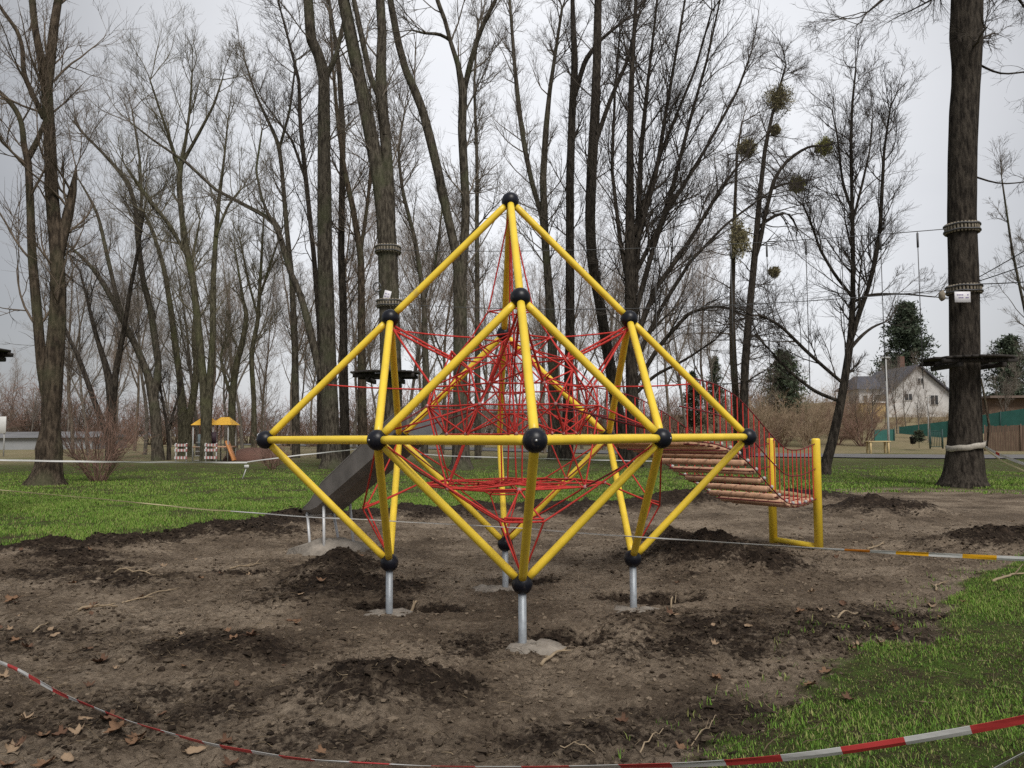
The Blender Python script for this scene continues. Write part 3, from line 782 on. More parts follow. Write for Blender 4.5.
def trunk_mesh(mb, Q, r, k, seed, rough=0.07):
    n = len(Q)
    T = np.gradient(Q, axis=0); T /= np.linalg.norm(T, axis=1, keepdims=True)
    ref = np.array([1.0, 0, 0]); U = ref - (T @ ref)[:, None] * T; U /= np.linalg.norm(U, axis=1, keepdims=True); V = np.cross(T, U)
    a = np.linspace(0, 2 * math.pi, k, endpoint=False)
    hz = np.r_[0, np.cumsum(np.linalg.norm(np.diff(Q, axis=0), axis=1))]
    A, Hh = np.meshgrid(a, hz)
    nz = fbm(np.cos(A) * 2.2 + 9, np.sin(A) * 2.2 + Hh * 0.35, seed, 3) + 0.5 * fbm(np.cos(A) * 6 + 3, np.sin(A) * 6 + Hh * 0.25, seed + 5, 2)
    nz = nz + 0.5 * fbm(np.cos(A) * 11 + 5, np.sin(A) * 11 + Hh * 0.5, seed + 9, 2)
    rr = r[:, None] * (1 + rough * nz)
    ring = Q[:, None, :] + rr[:, :, None] * (np.cos(a)[None, :, None] * U[:, None, :] + np.sin(a)[None, :, None] * V[:, None, :])
    i = np.arange(n * k).reshape(n, k)
    q = np.stack([i[:-1], np.roll(i[:-1], -1, 1), np.roll(i[1:], -1, 1), i[1:]], -1).reshape(-1, 4)
    mb.add(ring.reshape(-1, 3), [q, i[-1][None]])


def norm(a): return a / (np.linalg.norm(a, axis=-1, keepdims=True) + 1e-9)


def sprout(P, R, g, n, tlo, thi, ang, lenf, rf, segs, up, wig, rmin, longest=None):
    """n children per parent; P (N,M,3) R (N,M)."""
    N, M, _ = P.shape
    if N == 0: return None
    par = np.repeat(np.arange(N), n)
    t = tlo + (thi - tlo) * g.random(N * n)
    fi = t * (M - 1); i0 = np.clip(fi.astype(int), 0, M - 2); fr = (fi - i0)[:, None]
    p0 = P[par, i0] * (1 - fr) + P[par, i0 + 1] * fr
    r0 = R[par, i0] * (1 - fr[:, 0]) + R[par, i0 + 1] * fr[:, 0]
    T = norm(P[par, i0 + 1] - P[par, i0])
    plen = np.linalg.norm(np.diff(P, axis=1), axis=2).sum(1)[par]
    rnd = norm(g.standard_normal((N * n, 3))); side = norm(rnd - (rnd * T).sum(1, keepdims=True) * T)
    a = np.radians(ang[0] + (ang[1] - ang[0]) * g.random(N * n))[:, None]
    d = norm(T * np.cos(a) + side * np.sin(a))
    L_ = plen * (lenf[0] + (lenf[1] - lenf[0]) * g.random(N * n)) * (1.15 - 0.55 * t)
    if longest: L_ = np.minimum(L_, longest)
    return walk(p0, d, L_, np.maximum(r0 * rf, rmin), segs, up, wig, rmin, g)


def walk(p0, d, L_, r0, segs, up, wig, rmin, g):
    n = len(p0); P = [p0]; step = (L_ / segs)[:, None]
    for s in range(segs):
        d = norm(d + wig * g.standard_normal((n, 3)) + np.array([0, 0, up]))
        P.append(P[-1] + d * step)
    P = np.stack(P, 1)
    tt_ = np.linspace(0, 1, segs + 1)[None]
    R = r0[:, None] * (1 - tt_) ** 0.8 + rmin * 0.6 * tt_
    return P, np.maximum(R, rmin * 0.5)


def crown(stems, g, z0, den, L1=(2.2, 5.2), ang=(28, 58), up=0.08, wig=0.10, ns=(6, 5, 3), rmin=0.006, mb=None):
    mb = mb or MB()
    p0, d0, l0, r0 = [], [], [], []
    for Q, r in stems:
        seg = np.linalg.norm(np.diff(Q, axis=0), axis=1); T = norm(np.diff(Q, axis=0)); tot = seg.sum(); cum = np.cumsum(seg)
        for i in range(len(seg)):
            if Q[i, 2] < z0: continue
            ex = seg[i] * den * (0.5 if r[i] > 0.12 else 1.0)
            for _ in range(g.poisson(ex)):
                f_ = g.random(); p = Q[i] * (1 - f_) + Q[i + 1] * f_
                rnd = norm(g.standard_normal(3)); s = norm(rnd - (rnd @ T[i]) * T[i]); a = R_(g.uniform(*ang))
                p0.append(p); d0.append(T[i] * math.cos(a) + s * math.sin(a))
                l0.append(g.uniform(*L1) * (1.1 - 0.5 * cum[i] / tot)); r0.append(max(rmin * 1.6, min(r[i] * g.uniform(0.25, 0.5), 0.042)))
        # leaders continue from the tip
        for _ in range(3):
            p0.append(Q[-1]); d0.append(norm(T[-1] + 0.4 * g.standard_normal(3))); l0.append(g.uniform(*L1) * 0.7); r0.append(max(rmin * 1.6, r[-1] * 0.7))
    if not p0: return mb
    A = walk(np.array(p0), np.array(d0), np.array(l0), np.array(r0), 8, up, wig, rmin, g)
    mb.tubes(*A, 5)
    B = sprout(*A, g, ns[0], 0.12, 1.0, (20, 48), (0.35, 0.72), 0.6, 6, up * 0.9, wig, rmin)
    mb.tubes(*B, 4)
    C = sprout(*B, g, ns[1], 0.1, 1.0, (20, 48), (0.4, 0.8), 0.7, 4, up * 0.7, wig, rmin * 0.8)
    mb.tubes(*C, 3)
    if ns[2]:
        D = sprout(*C, g, ns[2], 0.1, 1.0, (20, 48), (0.45, 0.85), 0.8, 3, up * 0.6, wig, rmin * 0.62)
        mb.tubes(*D, 3)
    return mb


def tree(label, stems, d=None, bark=0, z0=4.0, den=1.6, k=14, seed=1, name='bare_tree', group=None, dys=None, rough=0.07, **kw):
    u, v, w = stems[0][0]
    if d is None: d = depth_of(u, v)
    g = np.random.default_rng(seed)
    S = [stem3d(s, d, (dys[i] if dys else (0 if i == 0 else g.uniform(-1.5, 1.5))), 0.22 if d < 36 else 0.5) for i, s in enumerate(stems)]
    Q0, r0 = S[0]
    b = Q0[0].copy(); b[2] = gz(b[0], b[1])
    Q0 = Q0.copy(); Q0[:, 2] += b[2] - Q0[0, 2] if abs(b[2] - Q0[0, 2]) < 0.3 else 0
    S[0] = (np.vstack([Q0[:1] - Z * 0.25, Q0]), np.r_[r0[0] * 1.1, r0])
    o = thing(name, label, 'tree', tuple(b), group)
    mb = MB()
    for i, (Q, r) in enumerate(S): trunk_mesh(mb, Q, r, k if i == 0 else max(8, k - 4), seed * 3 + i, rough)
    mb.build('trunk', BARK[bark], o)
    kw.setdefault('rmin', 0.0042 + 0.00004 * d); kw.setdefault('ns', (6, 5, 3))
    crown(S, g, z0, den * 1.1, **kw).build('crown', TWIG[bark], o)
    return o


TR = []
tree('massive grey tree with swollen foot and broken snag, behind the left tape',
     [[(46, 487, 50), (47, 480, 38), (49, 470, 31), (50, 460, 28.5), (49, 448, 30), (50, 438, 24), (51, 428, 20), (51, 410, 21), (52, 395, 22), (53, 375, 22), (56, 340, 20), (58, 300, 18), (57, 256, 16), (52, 200, 15), (49, 130, 13), (46, 85, 13), (40, 55, 9), (35, 30, 8), (32, 0, 8), (28, -60, 6), (25, -140, 3)],
      [(47, 92, 12), (51, 55, 11), (54, 25, 10), (58, 0, 9), (66, -50, 6), (80, -120, 3)],
      [(48, 400, 13), (42, 370, 12), (36, 300, 11), (32, 256, 10), (30, 200, 9), (28, 157, 8), (24, 148, 7), (22, 120, 6), (12, 103, 6), (0, 93, 5), (-30, 60, 3)],
      [(28, 158, 8), (36, 145, 7), (46, 118, 4)],
      [(56, 268, 13), (62, 240, 13), (68, 215, 12), (73, 190, 9), (76, 168, 2)],
      [(44, 118, 7), (32, 93, 6), (23, 73, 6), (23, 47, 5), (17, 30, 5), (0, 7, 4), (-20, -30, 2)]],
     bark=2, z0=4.0, den=1.7, k=44, seed=11, dys=[0, 0.5, -0.6, 0, 0.3, 0.4], L1=(1.5, 4), rough=0.10)
tree('dark forked tree behind the bare shrub, leaning limb to its left',
     [[(110, 460, 13), (111, 430, 12), (112, 400, 12), (108, 370, 9), (98, 340, 6), (92, 320, 5), (88, 300, 4), (80, 270, 2)],
      [(112, 408, 10), (116, 370, 8), (124, 330, 6), (130, 290, 5), (138, 250, 4), (146, 200, 2)],
      [(109, 440, 8), (94, 400, 7), (79, 358, 6), (68, 336, 5), (58, 310, 3)]], d=46, bark=1, z0=3.5, den=1.6, seed=12)
tree('tall grey tree splitting low with a long left-leaning limb, left of the play tower',
     [[(158, 462, 16), (157, 440, 13), (155, 410, 13), (152, 392, 12), (148, 375, 9), (135, 345, 8), (127, 330, 8), (113, 302, 7), (98, 276, 6), (88, 264, 5), (69, 247, 3)],
      [(154, 398, 10), (159, 367, 9), (151, 311, 8), (143, 280, 7), (138, 242, 7), (136, 207, 6), (128, 182, 6), (107, 157, 4), (80, 130, 3)],
      [(126, 328, 7), (118, 302, 6), (107, 255, 5), (98, 214, 4), (88, 195, 3), (79, 180, 2)],
      [(138, 242, 5), (142, 200, 4), (140, 160, 3), (132, 110, 2)]], d=47, bark=0, z0=5, den=1.5, seed=13, L1=(2, 5))
tree('small dark multi-branched tree between two taller trunks left of the play tower', [[(169, 456, 6), (169, 440, 5), (167, 420, 4), (163, 400, 3), (160, 380, 2)], [(169, 430, 4), (174, 410, 3), (180, 390, 2)]], d=48, bark=1, z0=1.0, den=3, seed=14, L1=(1, 2.4), k=10)
tree('grey tree with a wide V-shaped foot just left of the play tower',
     [[(186, 452, 18), (184, 430, 15), (182, 410, 12), (180, 380, 8), (176, 350, 8), (171, 310, 7), (166, 280, 6), (161, 256, 5), (150, 225, 4), (140, 205, 2)],
      [(186, 436, 10), (193, 400, 9), (197, 370, 8), (194, 335, 7), (197, 300, 5), (192, 260, 4), (200, 220, 2)]], d=55, bark=3, z0=6, den=1.5, seed=15)
tree('tall double-stemmed tree with fan-shaped crown rising in front of the play tower',
     [[(206, 464, 16), (206, 430, 12), (204, 392, 10), (199, 336, 9), (194, 289, 8), (188, 258, 8), (182, 220, 7), (179, 185, 7), (181, 165, 6), (186, 140, 4), (190, 110, 3), (192, 75, 2)],
      [(208, 430, 9), (210, 380, 9), (213, 336, 8), (213, 283, 7), (216, 236, 6), (219, 199, 5), (224, 160, 3), (228, 120, 2)],
      [(188, 258, 5), (178, 240, 5), (169, 224, 5), (151, 202, 5), (135, 180, 4), (125, 165, 2)],
      [(180, 172, 5), (170, 140, 4), (160, 110, 3), (150, 80, 2)], [(181, 165, 5), (198, 135, 4), (214, 105, 3), (222, 80, 2)], [(216, 236, 4), (228, 205, 3), (240, 190, 2)]], d=43, bark=3, z0=7, den=1.6, seed=16, up=0.14)
tree('short pollarded tree with a crooked right arm, right of the play tower',
     [[(231, 452, 11), (232, 420, 9), (232, 397, 9), (236, 365, 8), (243, 340, 7), (247, 315, 6), (243, 300, 4), (240, 280, 3), (235, 250, 2)], [(232, 398, 5), (224, 375, 4), (220, 355, 3), (228, 335, 2)]], d=52, bark=3, z0=4, den=2.2, seed=17)
tree('slim tree with a neat upright fan of twigs, left of the far-left yellow corner',
     [[(254, 452, 8), (254, 400, 6), (251, 355, 6), (258, 320, 5), (260, 283, 4), (262, 250, 3), (264, 215, 2)], [(259, 300, 3), (270, 265, 3), (282, 230, 2)], [(258, 318, 3), (248, 280, 3), (240, 240, 2)]], d=52, bark=3, z0=6, den=2.2, seed=18, up=0.16, L1=(2, 4))
tree('slender curving tree left of the thick double trunk group',
     [[(296, 457, 10), (295, 350, 8), (292, 280, 7), (287, 230, 6), (282, 170, 5), (279, 143, 5), (268, 120, 4), (256, 95, 3), (245, 60, 2)], [(279, 150, 4), (290, 110, 3), (296, 60, 2)]], d=50, bark=0, z0=6, den=1.6, seed=19)
tree('thick straight grey trunk with a very long branch reaching left, above the left yellow tube',
     [[(333, 471, 36), (332, 462, 25), (331, 430, 20), (329, 380, 19), (327, 320, 19), (325, 256, 18), (324, 150, 15), (324, 77, 14), (318, 55, 13), (311, 43, 13), (308, 0, 12), (300, -60, 9), (295, -150, 4)],
      [(322, 380, 10), (310, 330, 9), (301, 296, 8), (291, 274, 7), (281, 240, 7), (276, 222, 6), (256, 211, 5), (216, 190, 4), (187, 163, 4), (153, 140, 3), (130, 122, 2)],
      [(324, 80, 8), (335, 60, 6), (342, 30, 5), (350, -10, 3)], [(281, 240, 4), (262, 200, 3), (256, 170, 3), (262, 130, 2)]], d=35, bark=0, z0=7.5, den=1.2, k=20, seed=20, dys=[0, 2, 0.5, 0.5])
tree('thin dark straight tree right behind the thick grey trunk', [[(345, 461, 12), (343, 300, 9), (341, 256, 8), (343, 133, 7), (339, 67, 6), (332, 20, 4), (325, -30, 2)]], d=46, bark=1, z0=8, den=1.6, seed=21)
tree('dark tree curving left at mid height between the thick trunk and the platform tree', [[(363, 460, 12), (362, 380, 10), (361, 256, 8), (353, 207, 7), (344, 167, 6), (338, 120, 5), (333, 70, 3), (330, 20, 2)], [(361, 250, 5), (368, 200, 4), (372, 150, 3), (370, 90, 2)]], d=44, bark=2, z0=7, den=1.6, seed=22)
tree('thin dark tree leaning left with a crooked top, left edge of the thick trunk', [[(320, 458, 8), (320, 330, 7), (314, 256, 6), (306, 180, 6), (300, 120, 5), (299, 80, 4), (290, 45, 3), (278, 0, 2)], [(306, 180, 4), (292, 140, 3), (270, 110, 2)]], d=49, bark=1, z0=8, den=1.8, seed=23)
tree('large forked tree carrying a wooden platform and two block belts, left of centre',
     [[(391, 477, 40), (391, 468, 30), (391, 440, 26), (391, 400, 25), (390, 340, 25), (388, 256, 24), (385, 215, 22), (379, 180, 18), (371, 140, 17), (363, 100, 16), (353, 50, 15), (343, 0, 14), (332, -60, 11), (320, -150, 5)],
      [(390, 222, 13), (389, 187, 13), (385, 133, 13), (381, 93, 14), (381, 60, 12), (382, 33, 11), (380, 0, 11), (383, -70, 8), (380, -150, 4)],
      [(385, 135, 7), (380, 97, 8), (371, 80, 7), (363, 43, 7), (354, 0, 6), (345, -40, 4)]], d=30, bark=0, z0=8.5, den=1.0, k=24, seed=24, dys=[0, 0.5, -0.4])
tree('tall tree forking high with a long left-leaning stem, right of the platform tree',
     [[(461, 471, 32), (461, 462, 21), (460, 420, 17), (460, 340, 16), (460, 270, 16), (455, 250, 11), (447, 215, 10), (438, 173, 11), (430, 140, 11), (423, 113, 10), (414, 90, 10), (406, 73, 9), (398, 43, 9), (390, 0, 8), (385, -50, 5)],
      [(461, 285, 13), (464, 250, 11), (466, 210, 10), (464, 170, 10), (462, 130, 10), (463, 92, 10), (458, 65, 6), (450, 40, 5), (445, 20, 5), (437, 0, 5), (430, -40, 3)],
      [(463, 95, 7), (470, 65, 7), (477, 40, 6), (485, 20, 5), (496, 0, 4), (508, -40, 2)], [(451, 41, 4), (440, 33, 4), (425, 34, 3), (412, 30, 2)]], d=33, bark=0, z0=7.5, den=1.3, k=20, seed=25)
tree('thin pole-like tree just right of the high-forking tree', [[(478, 460, 8), (477, 250, 5), (477, 160, 4), (474, 85, 3), (478, 20, 2)]], d=46, bark=0, z0=7, den=2.0, seed=26, L1=(1.5, 3.5))
tree('thin pale tree forking at mid height left of the pyramid apex', [[(424, 459, 9), (426, 380, 8), (424, 300, 6), (415, 240, 5), (402, 190, 4), (398, 150, 3), (405, 110, 2)], [(424, 300, 4), (436, 260, 3), (442, 210, 2)]], d=48, bark=0, z0=5, den=2.0, seed=27)
tree('pale grey tree with a curved left stem, just right of the pyramid apex',
     [[(555, 461, 20), (554, 450, 15), (554, 400, 13), (552, 340, 11), (549, 290, 10), (545, 240, 9), (543, 180, 8), (546, 130, 7), (550, 90, 5), (556, 50, 4), (562, 10, 3)],
      [(549, 295, 7), (542, 217, 6), (532, 183, 6), (525, 150, 6), (519, 110, 6), (515, 70, 5), (512, 30, 4), (508, -20, 3)]], d=44, bark=0, z0=6, den=1.7, seed=28, L1=(2, 5))
tree('dark straight tree standing close behind the pale curved tree', [[(567, 459, 15), (568, 400, 12), (570, 330, 11), (570, 256, 10), (570, 180, 10), (572, 117, 9), (575, 60, 8), (573, 20, 6), (572, -20, 4)], [(572, 105, 6), (585, 60, 6), (600, 40, 4), (625, 20, 3)]], d=43, bark=1, z0=7, den=1.7, seed=29, L1=(2, 5))
tree('dark tree with a trunk leaning left, behind the right upper yellow tube', [[(627, 464, 20), (622, 440, 15), (615, 396, 13), (608, 356, 13), (600, 306, 12), (592, 265, 12), (590, 220, 12), (592, 167, 12), (595, 120, 12), (597, 60, 10), (598, 0, 9), (600, -60, 5)], [(593, 150, 6), (610, 100, 5), (628, 60, 4), (640, 10, 2)]], d=40, bark=1, z0=7, den=1.7, seed=30, L1=(2, 5))
tree('dark many-stemmed tree whose long straight branches sweep up to the right',
     [[(634, 468, 24), (633, 455, 16), (633, 440, 15), (632, 380, 14), (631, 330, 14), (630, 256, 13), (630, 200, 10), (630, 133, 8), (632, 70, 6), (636, 0, 4), (638, -40, 2)],
      [(633, 300, 8), (637, 256, 8), (641, 150, 6), (648, 80, 4), (655, 20, 3), (660, -30, 2)],
      [(632, 325, 7), (650, 260, 6), (672, 190, 5), (690, 120, 4), (707, 60, 3), (720, 0, 2)],
      [(633, 345, 7), (655, 290, 6), (690, 240, 5), (720, 190, 4), (750, 150, 2)],
      [(634, 365, 6), (660, 310, 5), (690, 262, 4), (725, 225, 3), (765, 195, 2)],
      [(632, 305, 6), (620, 240, 5), (612, 170, 4), (615, 90, 3), (620, 30, 2)],
      [(635, 385, 6), (660, 345, 5), (690, 312, 4), (720, 305, 3), (750, 318, 2)],
      [(633, 255, 6), (655, 180, 5), (668, 100, 4), (680, 30, 3), (690, -30, 2)],
      [(634, 395, 5), (655, 375, 4), (685, 360, 3), (715, 340, 2)],
      [(632, 280, 6), (665, 215, 5), (705, 150, 4), (738, 90, 3), (752, 50, 2)],
      [(634, 235, 5), (662, 150, 4), (695, 70, 3), (712, 10, 2)]], d=34, bark=1, z0=5.0, den=1.9, seed=31, up=0.05, ang=(18, 45), L1=(2, 4.2), ns=(6, 4, 2))
tree('two-topped tree dotted with mistletoe balls, above the far-right yellow corner',
     [[(743, 455, 13), (743, 427, 11), (745, 364, 10), (749, 312, 9), (754, 260, 8), (757, 225, 7), (760, 190, 6), (765, 146, 5), (771, 117, 4), (780, 83, 3), (786, 62, 2)],
      [(755, 258, 6), (760, 242, 6), (765, 216, 5), (773, 182, 5), (780, 168, 4), (794, 154, 4), (812, 145, 3), (824, 147, 2), (838, 142, 1.5)],
      [(758, 228, 4), (775, 213, 4), (790, 212, 3), (797, 228, 2)], [(770, 190, 3), (785, 183, 3), (797, 183, 2)]], d=46, bark=1, z0=3.5, den=3.2, seed=32, up=0.0, L1=(1.5, 4.2), ang=(50, 92))
tree('slim straight tree standing just left of the mistletoe tree', [[(737, 455, 9), (737, 416, 8), (733, 351, 8), (732, 312, 7), (733, 260, 6), (735, 200, 4), (737, 150, 3), (742, 120, 2)]], d=47, bark=2, z0=4, den=1.8, seed=33, up=-0.01, ang=(55, 95), L1=(1.5, 4.0))
tree('young tree leaning right behind the yellow bridge posts',
     [[(823, 477, 19), (826, 466, 12), (832, 445, 11), (840, 410, 10), (846, 375, 9), (851, 340, 8), (853, 300, 6), (853, 250, 5), (852, 200, 4), (851, 150, 3.5), (852, 110, 3), (856, 70, 2)],
      [(851, 340, 6), (860, 310, 6), (868, 290, 5), (875, 262, 5), (880, 230, 4.5), (882, 190, 4), (884, 150, 3), (890, 110, 2)],
      [(851, 348, 4), (860, 337, 4), (872, 327, 3), (885, 322, 2)], [(853, 298, 4), (835, 275, 3.5), (820, 250, 3), (812, 225, 2.5), (803, 205, 2)],
      [(854, 302, 3), (865, 295, 3), (880, 294, 3), (905, 294, 2), (935, 297, 1.5)],
      [(845, 385, 4), (825, 368, 4), (805, 350, 4), (780, 325, 3.5), (757, 313, 3), (740, 320, 2)], [(842, 402, 4), (815, 392, 4), (790, 372, 3), (765, 345, 2)],
      [(853, 220, 3), (862, 185, 3), (870, 150, 2), (872, 120, 1.5)], [(853, 215, 3), (842, 180, 3), (838, 140, 2), (832, 110, 1.5)]], d=27.5, bark=1, z0=3.2, den=2.6, k=14, seed=34, up=0.09, L1=(1.0, 3.0), ang=(25, 50), ns=(7, 5, 2))
tree('huge straight dark tree with plank platform, white sign and tape wrap at the right',
     [[(964, 490, 60), (964, 483, 49), (965, 470, 43), (965, 455, 39), (966, 430, 36), (966, 400, 34), (965, 360, 33), (964, 290, 33), (962, 220, 32), (963, 150, 32), (964, 115, 32), (966, 90, 31), (967, 70, 32), (966, 40, 37), (967, 0, 36), (968, -80, 33), (966, -180, 27), (964, -300, 18), (962, -420, 6)],
      [(962, -60, 10), (940, -45, 8), (912, -25, 5), (888, -5, 4), (868, 12, 2)], [(970, -70, 9), (990, -45, 6), (1012, -10, 4), (1030, 15, 2)], [(966, -150, 12), (990, -230, 9), (1020, -300, 5)], [(964, -150, 12), (935, -240, 9), (905, -320, 4)],
      [(962, -75, 8), (930, -60, 6), (900, -40, 4), (875, -30, 2)], [(970, 60, 3), (1000, 75, 2.5), (1024, 72, 2)], [(970, 175, 2.5), (1000, 185, 2), (1024, 182, 1.5)]],
     d=21.3, bark=1, z0=11.6, den=0.7, k=48, seed=35, up=-0.02, wig=0.2, ang=(40, 80), L1=(1.2, 3.2), rough=0.06, dys=[0, -1, 1, 0.5, -0.5, 0.5, 0.3, 0.3])
tree('bare thin tree seen against the sky beyond the right sign tree', [[(1030, 450, 9), (1028, 400, 8), (1030, 330, 6), (1034, 260, 4), (1036, 200, 2)], [(1029, 330, 4), (1012, 250, 3), (1002, 180, 2)]], d=36, bark=0, z0=3, den=1.2, seed=36, L1=(1, 2.6))

# generic far bare trees ----------------------------------------------------
def variant(seed, h):
    g = np.random.default_rng(seed)
    o = thing('far_bare_tree', 'thin grey leafless tree far off behind the lawn', 'tree', (0, 0, 0), 'leafless trees far behind the lawn')
    main = walk(np.array([[0, 0, -0.2]]), np.array([[0.0, 0, 1]]), np.array([h * 0.8]), np.array([0.15]), 14, 0.12, 0.06, 0.02, g)
    S = [(main[0][0], main[1][0] + 0.01)]
    for _ in range(g.integers(1, 4)):
        i = g.integers(4, 9); a = g.random() * 6.28
        d = norm(np.array([math.cos(a) * 0.55, math.sin(a) * 0.55, 1.0]))
        b = walk(main[0][0][i:i + 1], d[None], np.array([h * g.uniform(0.35, 0.55)]), main[1][0][i:i + 1] * 0.7, 10, 0.08, 0.07, 0.02, g)
        S.append((b[0][0], b[1][0] + 0.008))
    mb = MB()
    for Q, r in S: trunk_mesh(mb, Q, r, 8, seed)
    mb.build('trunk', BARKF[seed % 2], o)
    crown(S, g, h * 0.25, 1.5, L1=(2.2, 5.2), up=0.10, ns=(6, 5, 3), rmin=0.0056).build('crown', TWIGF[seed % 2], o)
    return o


vars_ = [variant(100 + i, 20 + (i * 37 % 7)) for i in range(6)]
used = set()
gF = np.random.default_rng(5)


def put(v_i, x, y, s, rz):
    p = vars_[v_i]
    o = p if v_i not in used else copy_tree(p)
    used.add(v_i)
    o.location = (x, y, gz(x, y)); o.rotation_euler = (0, 0, rz); o.scale = (s, s, s)
    return o


far_px = []
for u in np.linspace(64, 470, 32): far_px.append((u + gF.uniform(-8, 8), gF.uniform(58, 105), gF.uniform(0.75, 1.15)))
for u in np.linspace(475, 720, 17): far_px.append((u + gF.uniform(-8, 8), gF.uniform(58, 95), gF.uniform(0.75, 1.1)))
for u in (-60, -25, 8, 30): far_px.append((u, gF.uniform(85, 120), gF.uniform(0.42, 0.6)))
for u in (770, 800, 835, 985, 1035, 1070): far_px.append((u, gF.uniform(80, 105), gF.uniform(0.38, 0.55)))
for u in (858, 872, 884, 897, 906, 918, 931, 1005): far_px.append((u, gF.uniform(68, 78), gF.uniform(0.26, 0.42)))
for i, (u, d, s) in enumerate(far_px):
    p = W(u, 430, d); put(i % 6, p[0], p[1], s, gF.uniform(0, 6.28))

# shrubs --------------------------------------------------------------------
def shrub(name, label, seed, h, n, m_, spread=0.5, group=None, ns=(5, 3), rmin=0.006):
    g = np.random.default_rng(seed)
    o = thing(name, label, 'shrub', (0, 0, 0), group)
    a = g.random(n) * 6.28; p0 = np.stack([0.25 * h * 0.3 * np.cos(a) * g.random(n), 0.25 * h * 0.3 * np.sin(a) * g.random(n), np.full(n, -0.05)], -1)
    d = norm(np.stack([spread * np.cos(a), spread * np.sin(a), 0.7 + 0.6 * g.random(n)], -1))
    A = walk(p0, d, h * g.uniform(0.6, 1.15, n), np.full(n, 0.012 * h / 2 + 0.004), 6, 0.06, 0.13, rmin, g)
    mb = MB().tubes(*A, 4)
    B = sprout(*A, g, ns[0], 0.2, 1, (20, 55), (0.3, 0.6), 0.6, 4, 0.06, 0.16, rmin); mb.tubes(*B, 3)
    C = sprout(*B, g, ns[1], 0.1, 1, (20, 55), (0.35, 0.7), 0.7, 3, 0.05, 0.16, rmin * 0.8); mb.tubes(*C, 3)
    mb.build('branches', m_, o)
    return o


s1 = shrub('bare_shrub', 'reddish leafless shrub beside the swollen foot of the big left tree', 50, 2.6, 34, M_redtwig, 0.55, ns=(6, 4)); p = W(98, 482, depth_of(98, 483)); s1.location = (p[0], p[1], gz(p[0], p[1]))
s2 = shrub('bare_shrub', 'low twiggy shrub behind the far-left yellow corner of the frame', 51, 1.5, 24, M_redtwig, 0.8, ns=(5, 4)); p = W(272, 468, 34); s2.location = (p[0], p[1], gz(p[0], p[1]))
s4 = shrub('bare_shrub', 'dark red shrub behind the right end of the frame', 52, 2.0, 40, M_redtwig, 0.7, ns=(5, 4)); p = W(752, 452, 48); s4.location = (p[0], p[1], gz(p[0], p[1]))
protos = [shrub('scrub_bush', 'leafless brown scrub bush in the thicket along the far edge of the grass', 60 + i, 3.6, 26, [M_redtwig, M_tantwig, TWIG[2]][i], 0.6, 'scrub bushes along the far edge', (5, 4), 0.009) for i in range(3)]
su = [False] * 3
gS = np.random.default_rng(9)
lst = []
for u in np.linspace(-40, 760, 90): lst.append((u + gS.uniform(-9, 9), gS.uniform(95, 150), gS.uniform(1.0, 2.4), [0, 0, 2][gS.integers(0, 3)]))
for u in np.linspace(740, 868, 34): lst.append((u + gS.uniform(-5, 5), gS.uniform(66, 92), gS.uniform(0.55, 1.2), [1, 1, 0][gS.integers(0, 3)]))
for u in np.linspace(862, 1040, 26): lst.append((u + gS.uniform(-5, 5), gS.uniform(80, 92), gS.uniform(0.25, 0.5), [1, 0, 1][gS.integers(0, 3)]))
for u, d, s, k in lst:
    p = W(u, 430, d); o = protos[k] if not su[k] else copy_tree(protos[k]); su[k] = True
    o.location = (p[0], p[1], gz(p[0], p[1])); o.rotation_euler = (0, 0, gS.uniform(0, 6.28)); o.scale = (s * 1.15, s * 1.15, s)

# evergreens ----------------------------------------------------------------
def conifer(label, u, vb, vt, d, wpx, m_, seed, bushy=1.0, n=9000, low=0.08):
    g = np.random.default_rng(seed)
    b = W(u, vb, d); t = W(u, vt, d); h = t[2] - b[2]; rad = wpx / 2 * d / F
    o = thing('evergreen_tree', label, 'tree', (b[0], b[1], b[2]))
    MB().tubes(np.array([[b - Z * 0.4, b + Z * h * 0.5, b + Z * h * 0.97]]), np.array([[0.22, 0.14, 0.02]]) * h / 10, 8).build('trunk', BARK[1], o)
    nb = 240
    zt = low + (1 - low) * np.sort(g.random(nb)) ** 0.9; az = g.random(nb) * 6.28
    L_ = rad * (1 - zt) ** (0.75 / bushy) * g.uniform(0.35, 1.2, nb) + 0.15
    p0 = b + Z * (h * zt)[:, None]; dv = np.stack([np.cos(az), np.sin(az), g.uniform(-0.1, 0.35, nb)], -1)
    A = walk(p0, norm(dv), L_, np.full(nb, 0.05), 6, -0.03, 0.08, 0.01, g)
    mb = MB().tubes(*A, 3)
    per = n // nb
    t_ = g.random((nb, per)) ** 0.6; fi = t_ * 5.99; i0 = fi.astype(int); fr = (fi - i0)[..., None]
    c = A[0][np.arange(nb)[:, None], i0] * (1 - fr) + A[0][np.arange(nb)[:, None], i0 + 1] * fr
    c = c.reshape(-1, 3) + g.standard_normal((nb * per, 3)) * np.array([0.2, 0.2, 0.16]) * rad / 2.6
    dd = norm(g.standard_normal((len(c), 3)) + np.array([0, 0, 0.2])); sd = norm(np.cross(dd, g.standard_normal((len(c), 3))))
    s = g.uniform(0.18, 0.36, (len(c), 1)) * (rad / 2.5) ** 0.5
    V = np.stack([c - sd * s * 0.26, c + sd * s * 0.26, c + dd * s * 1.3], 1)
    MBn = MB().add(V.reshape(-1, 3), [np.arange(len(c) * 3).reshape(-1, 3)])
    mb.build('branches', BARK[1], o)
    MBn.build('needles', m_, o, smooth=False)
    return o


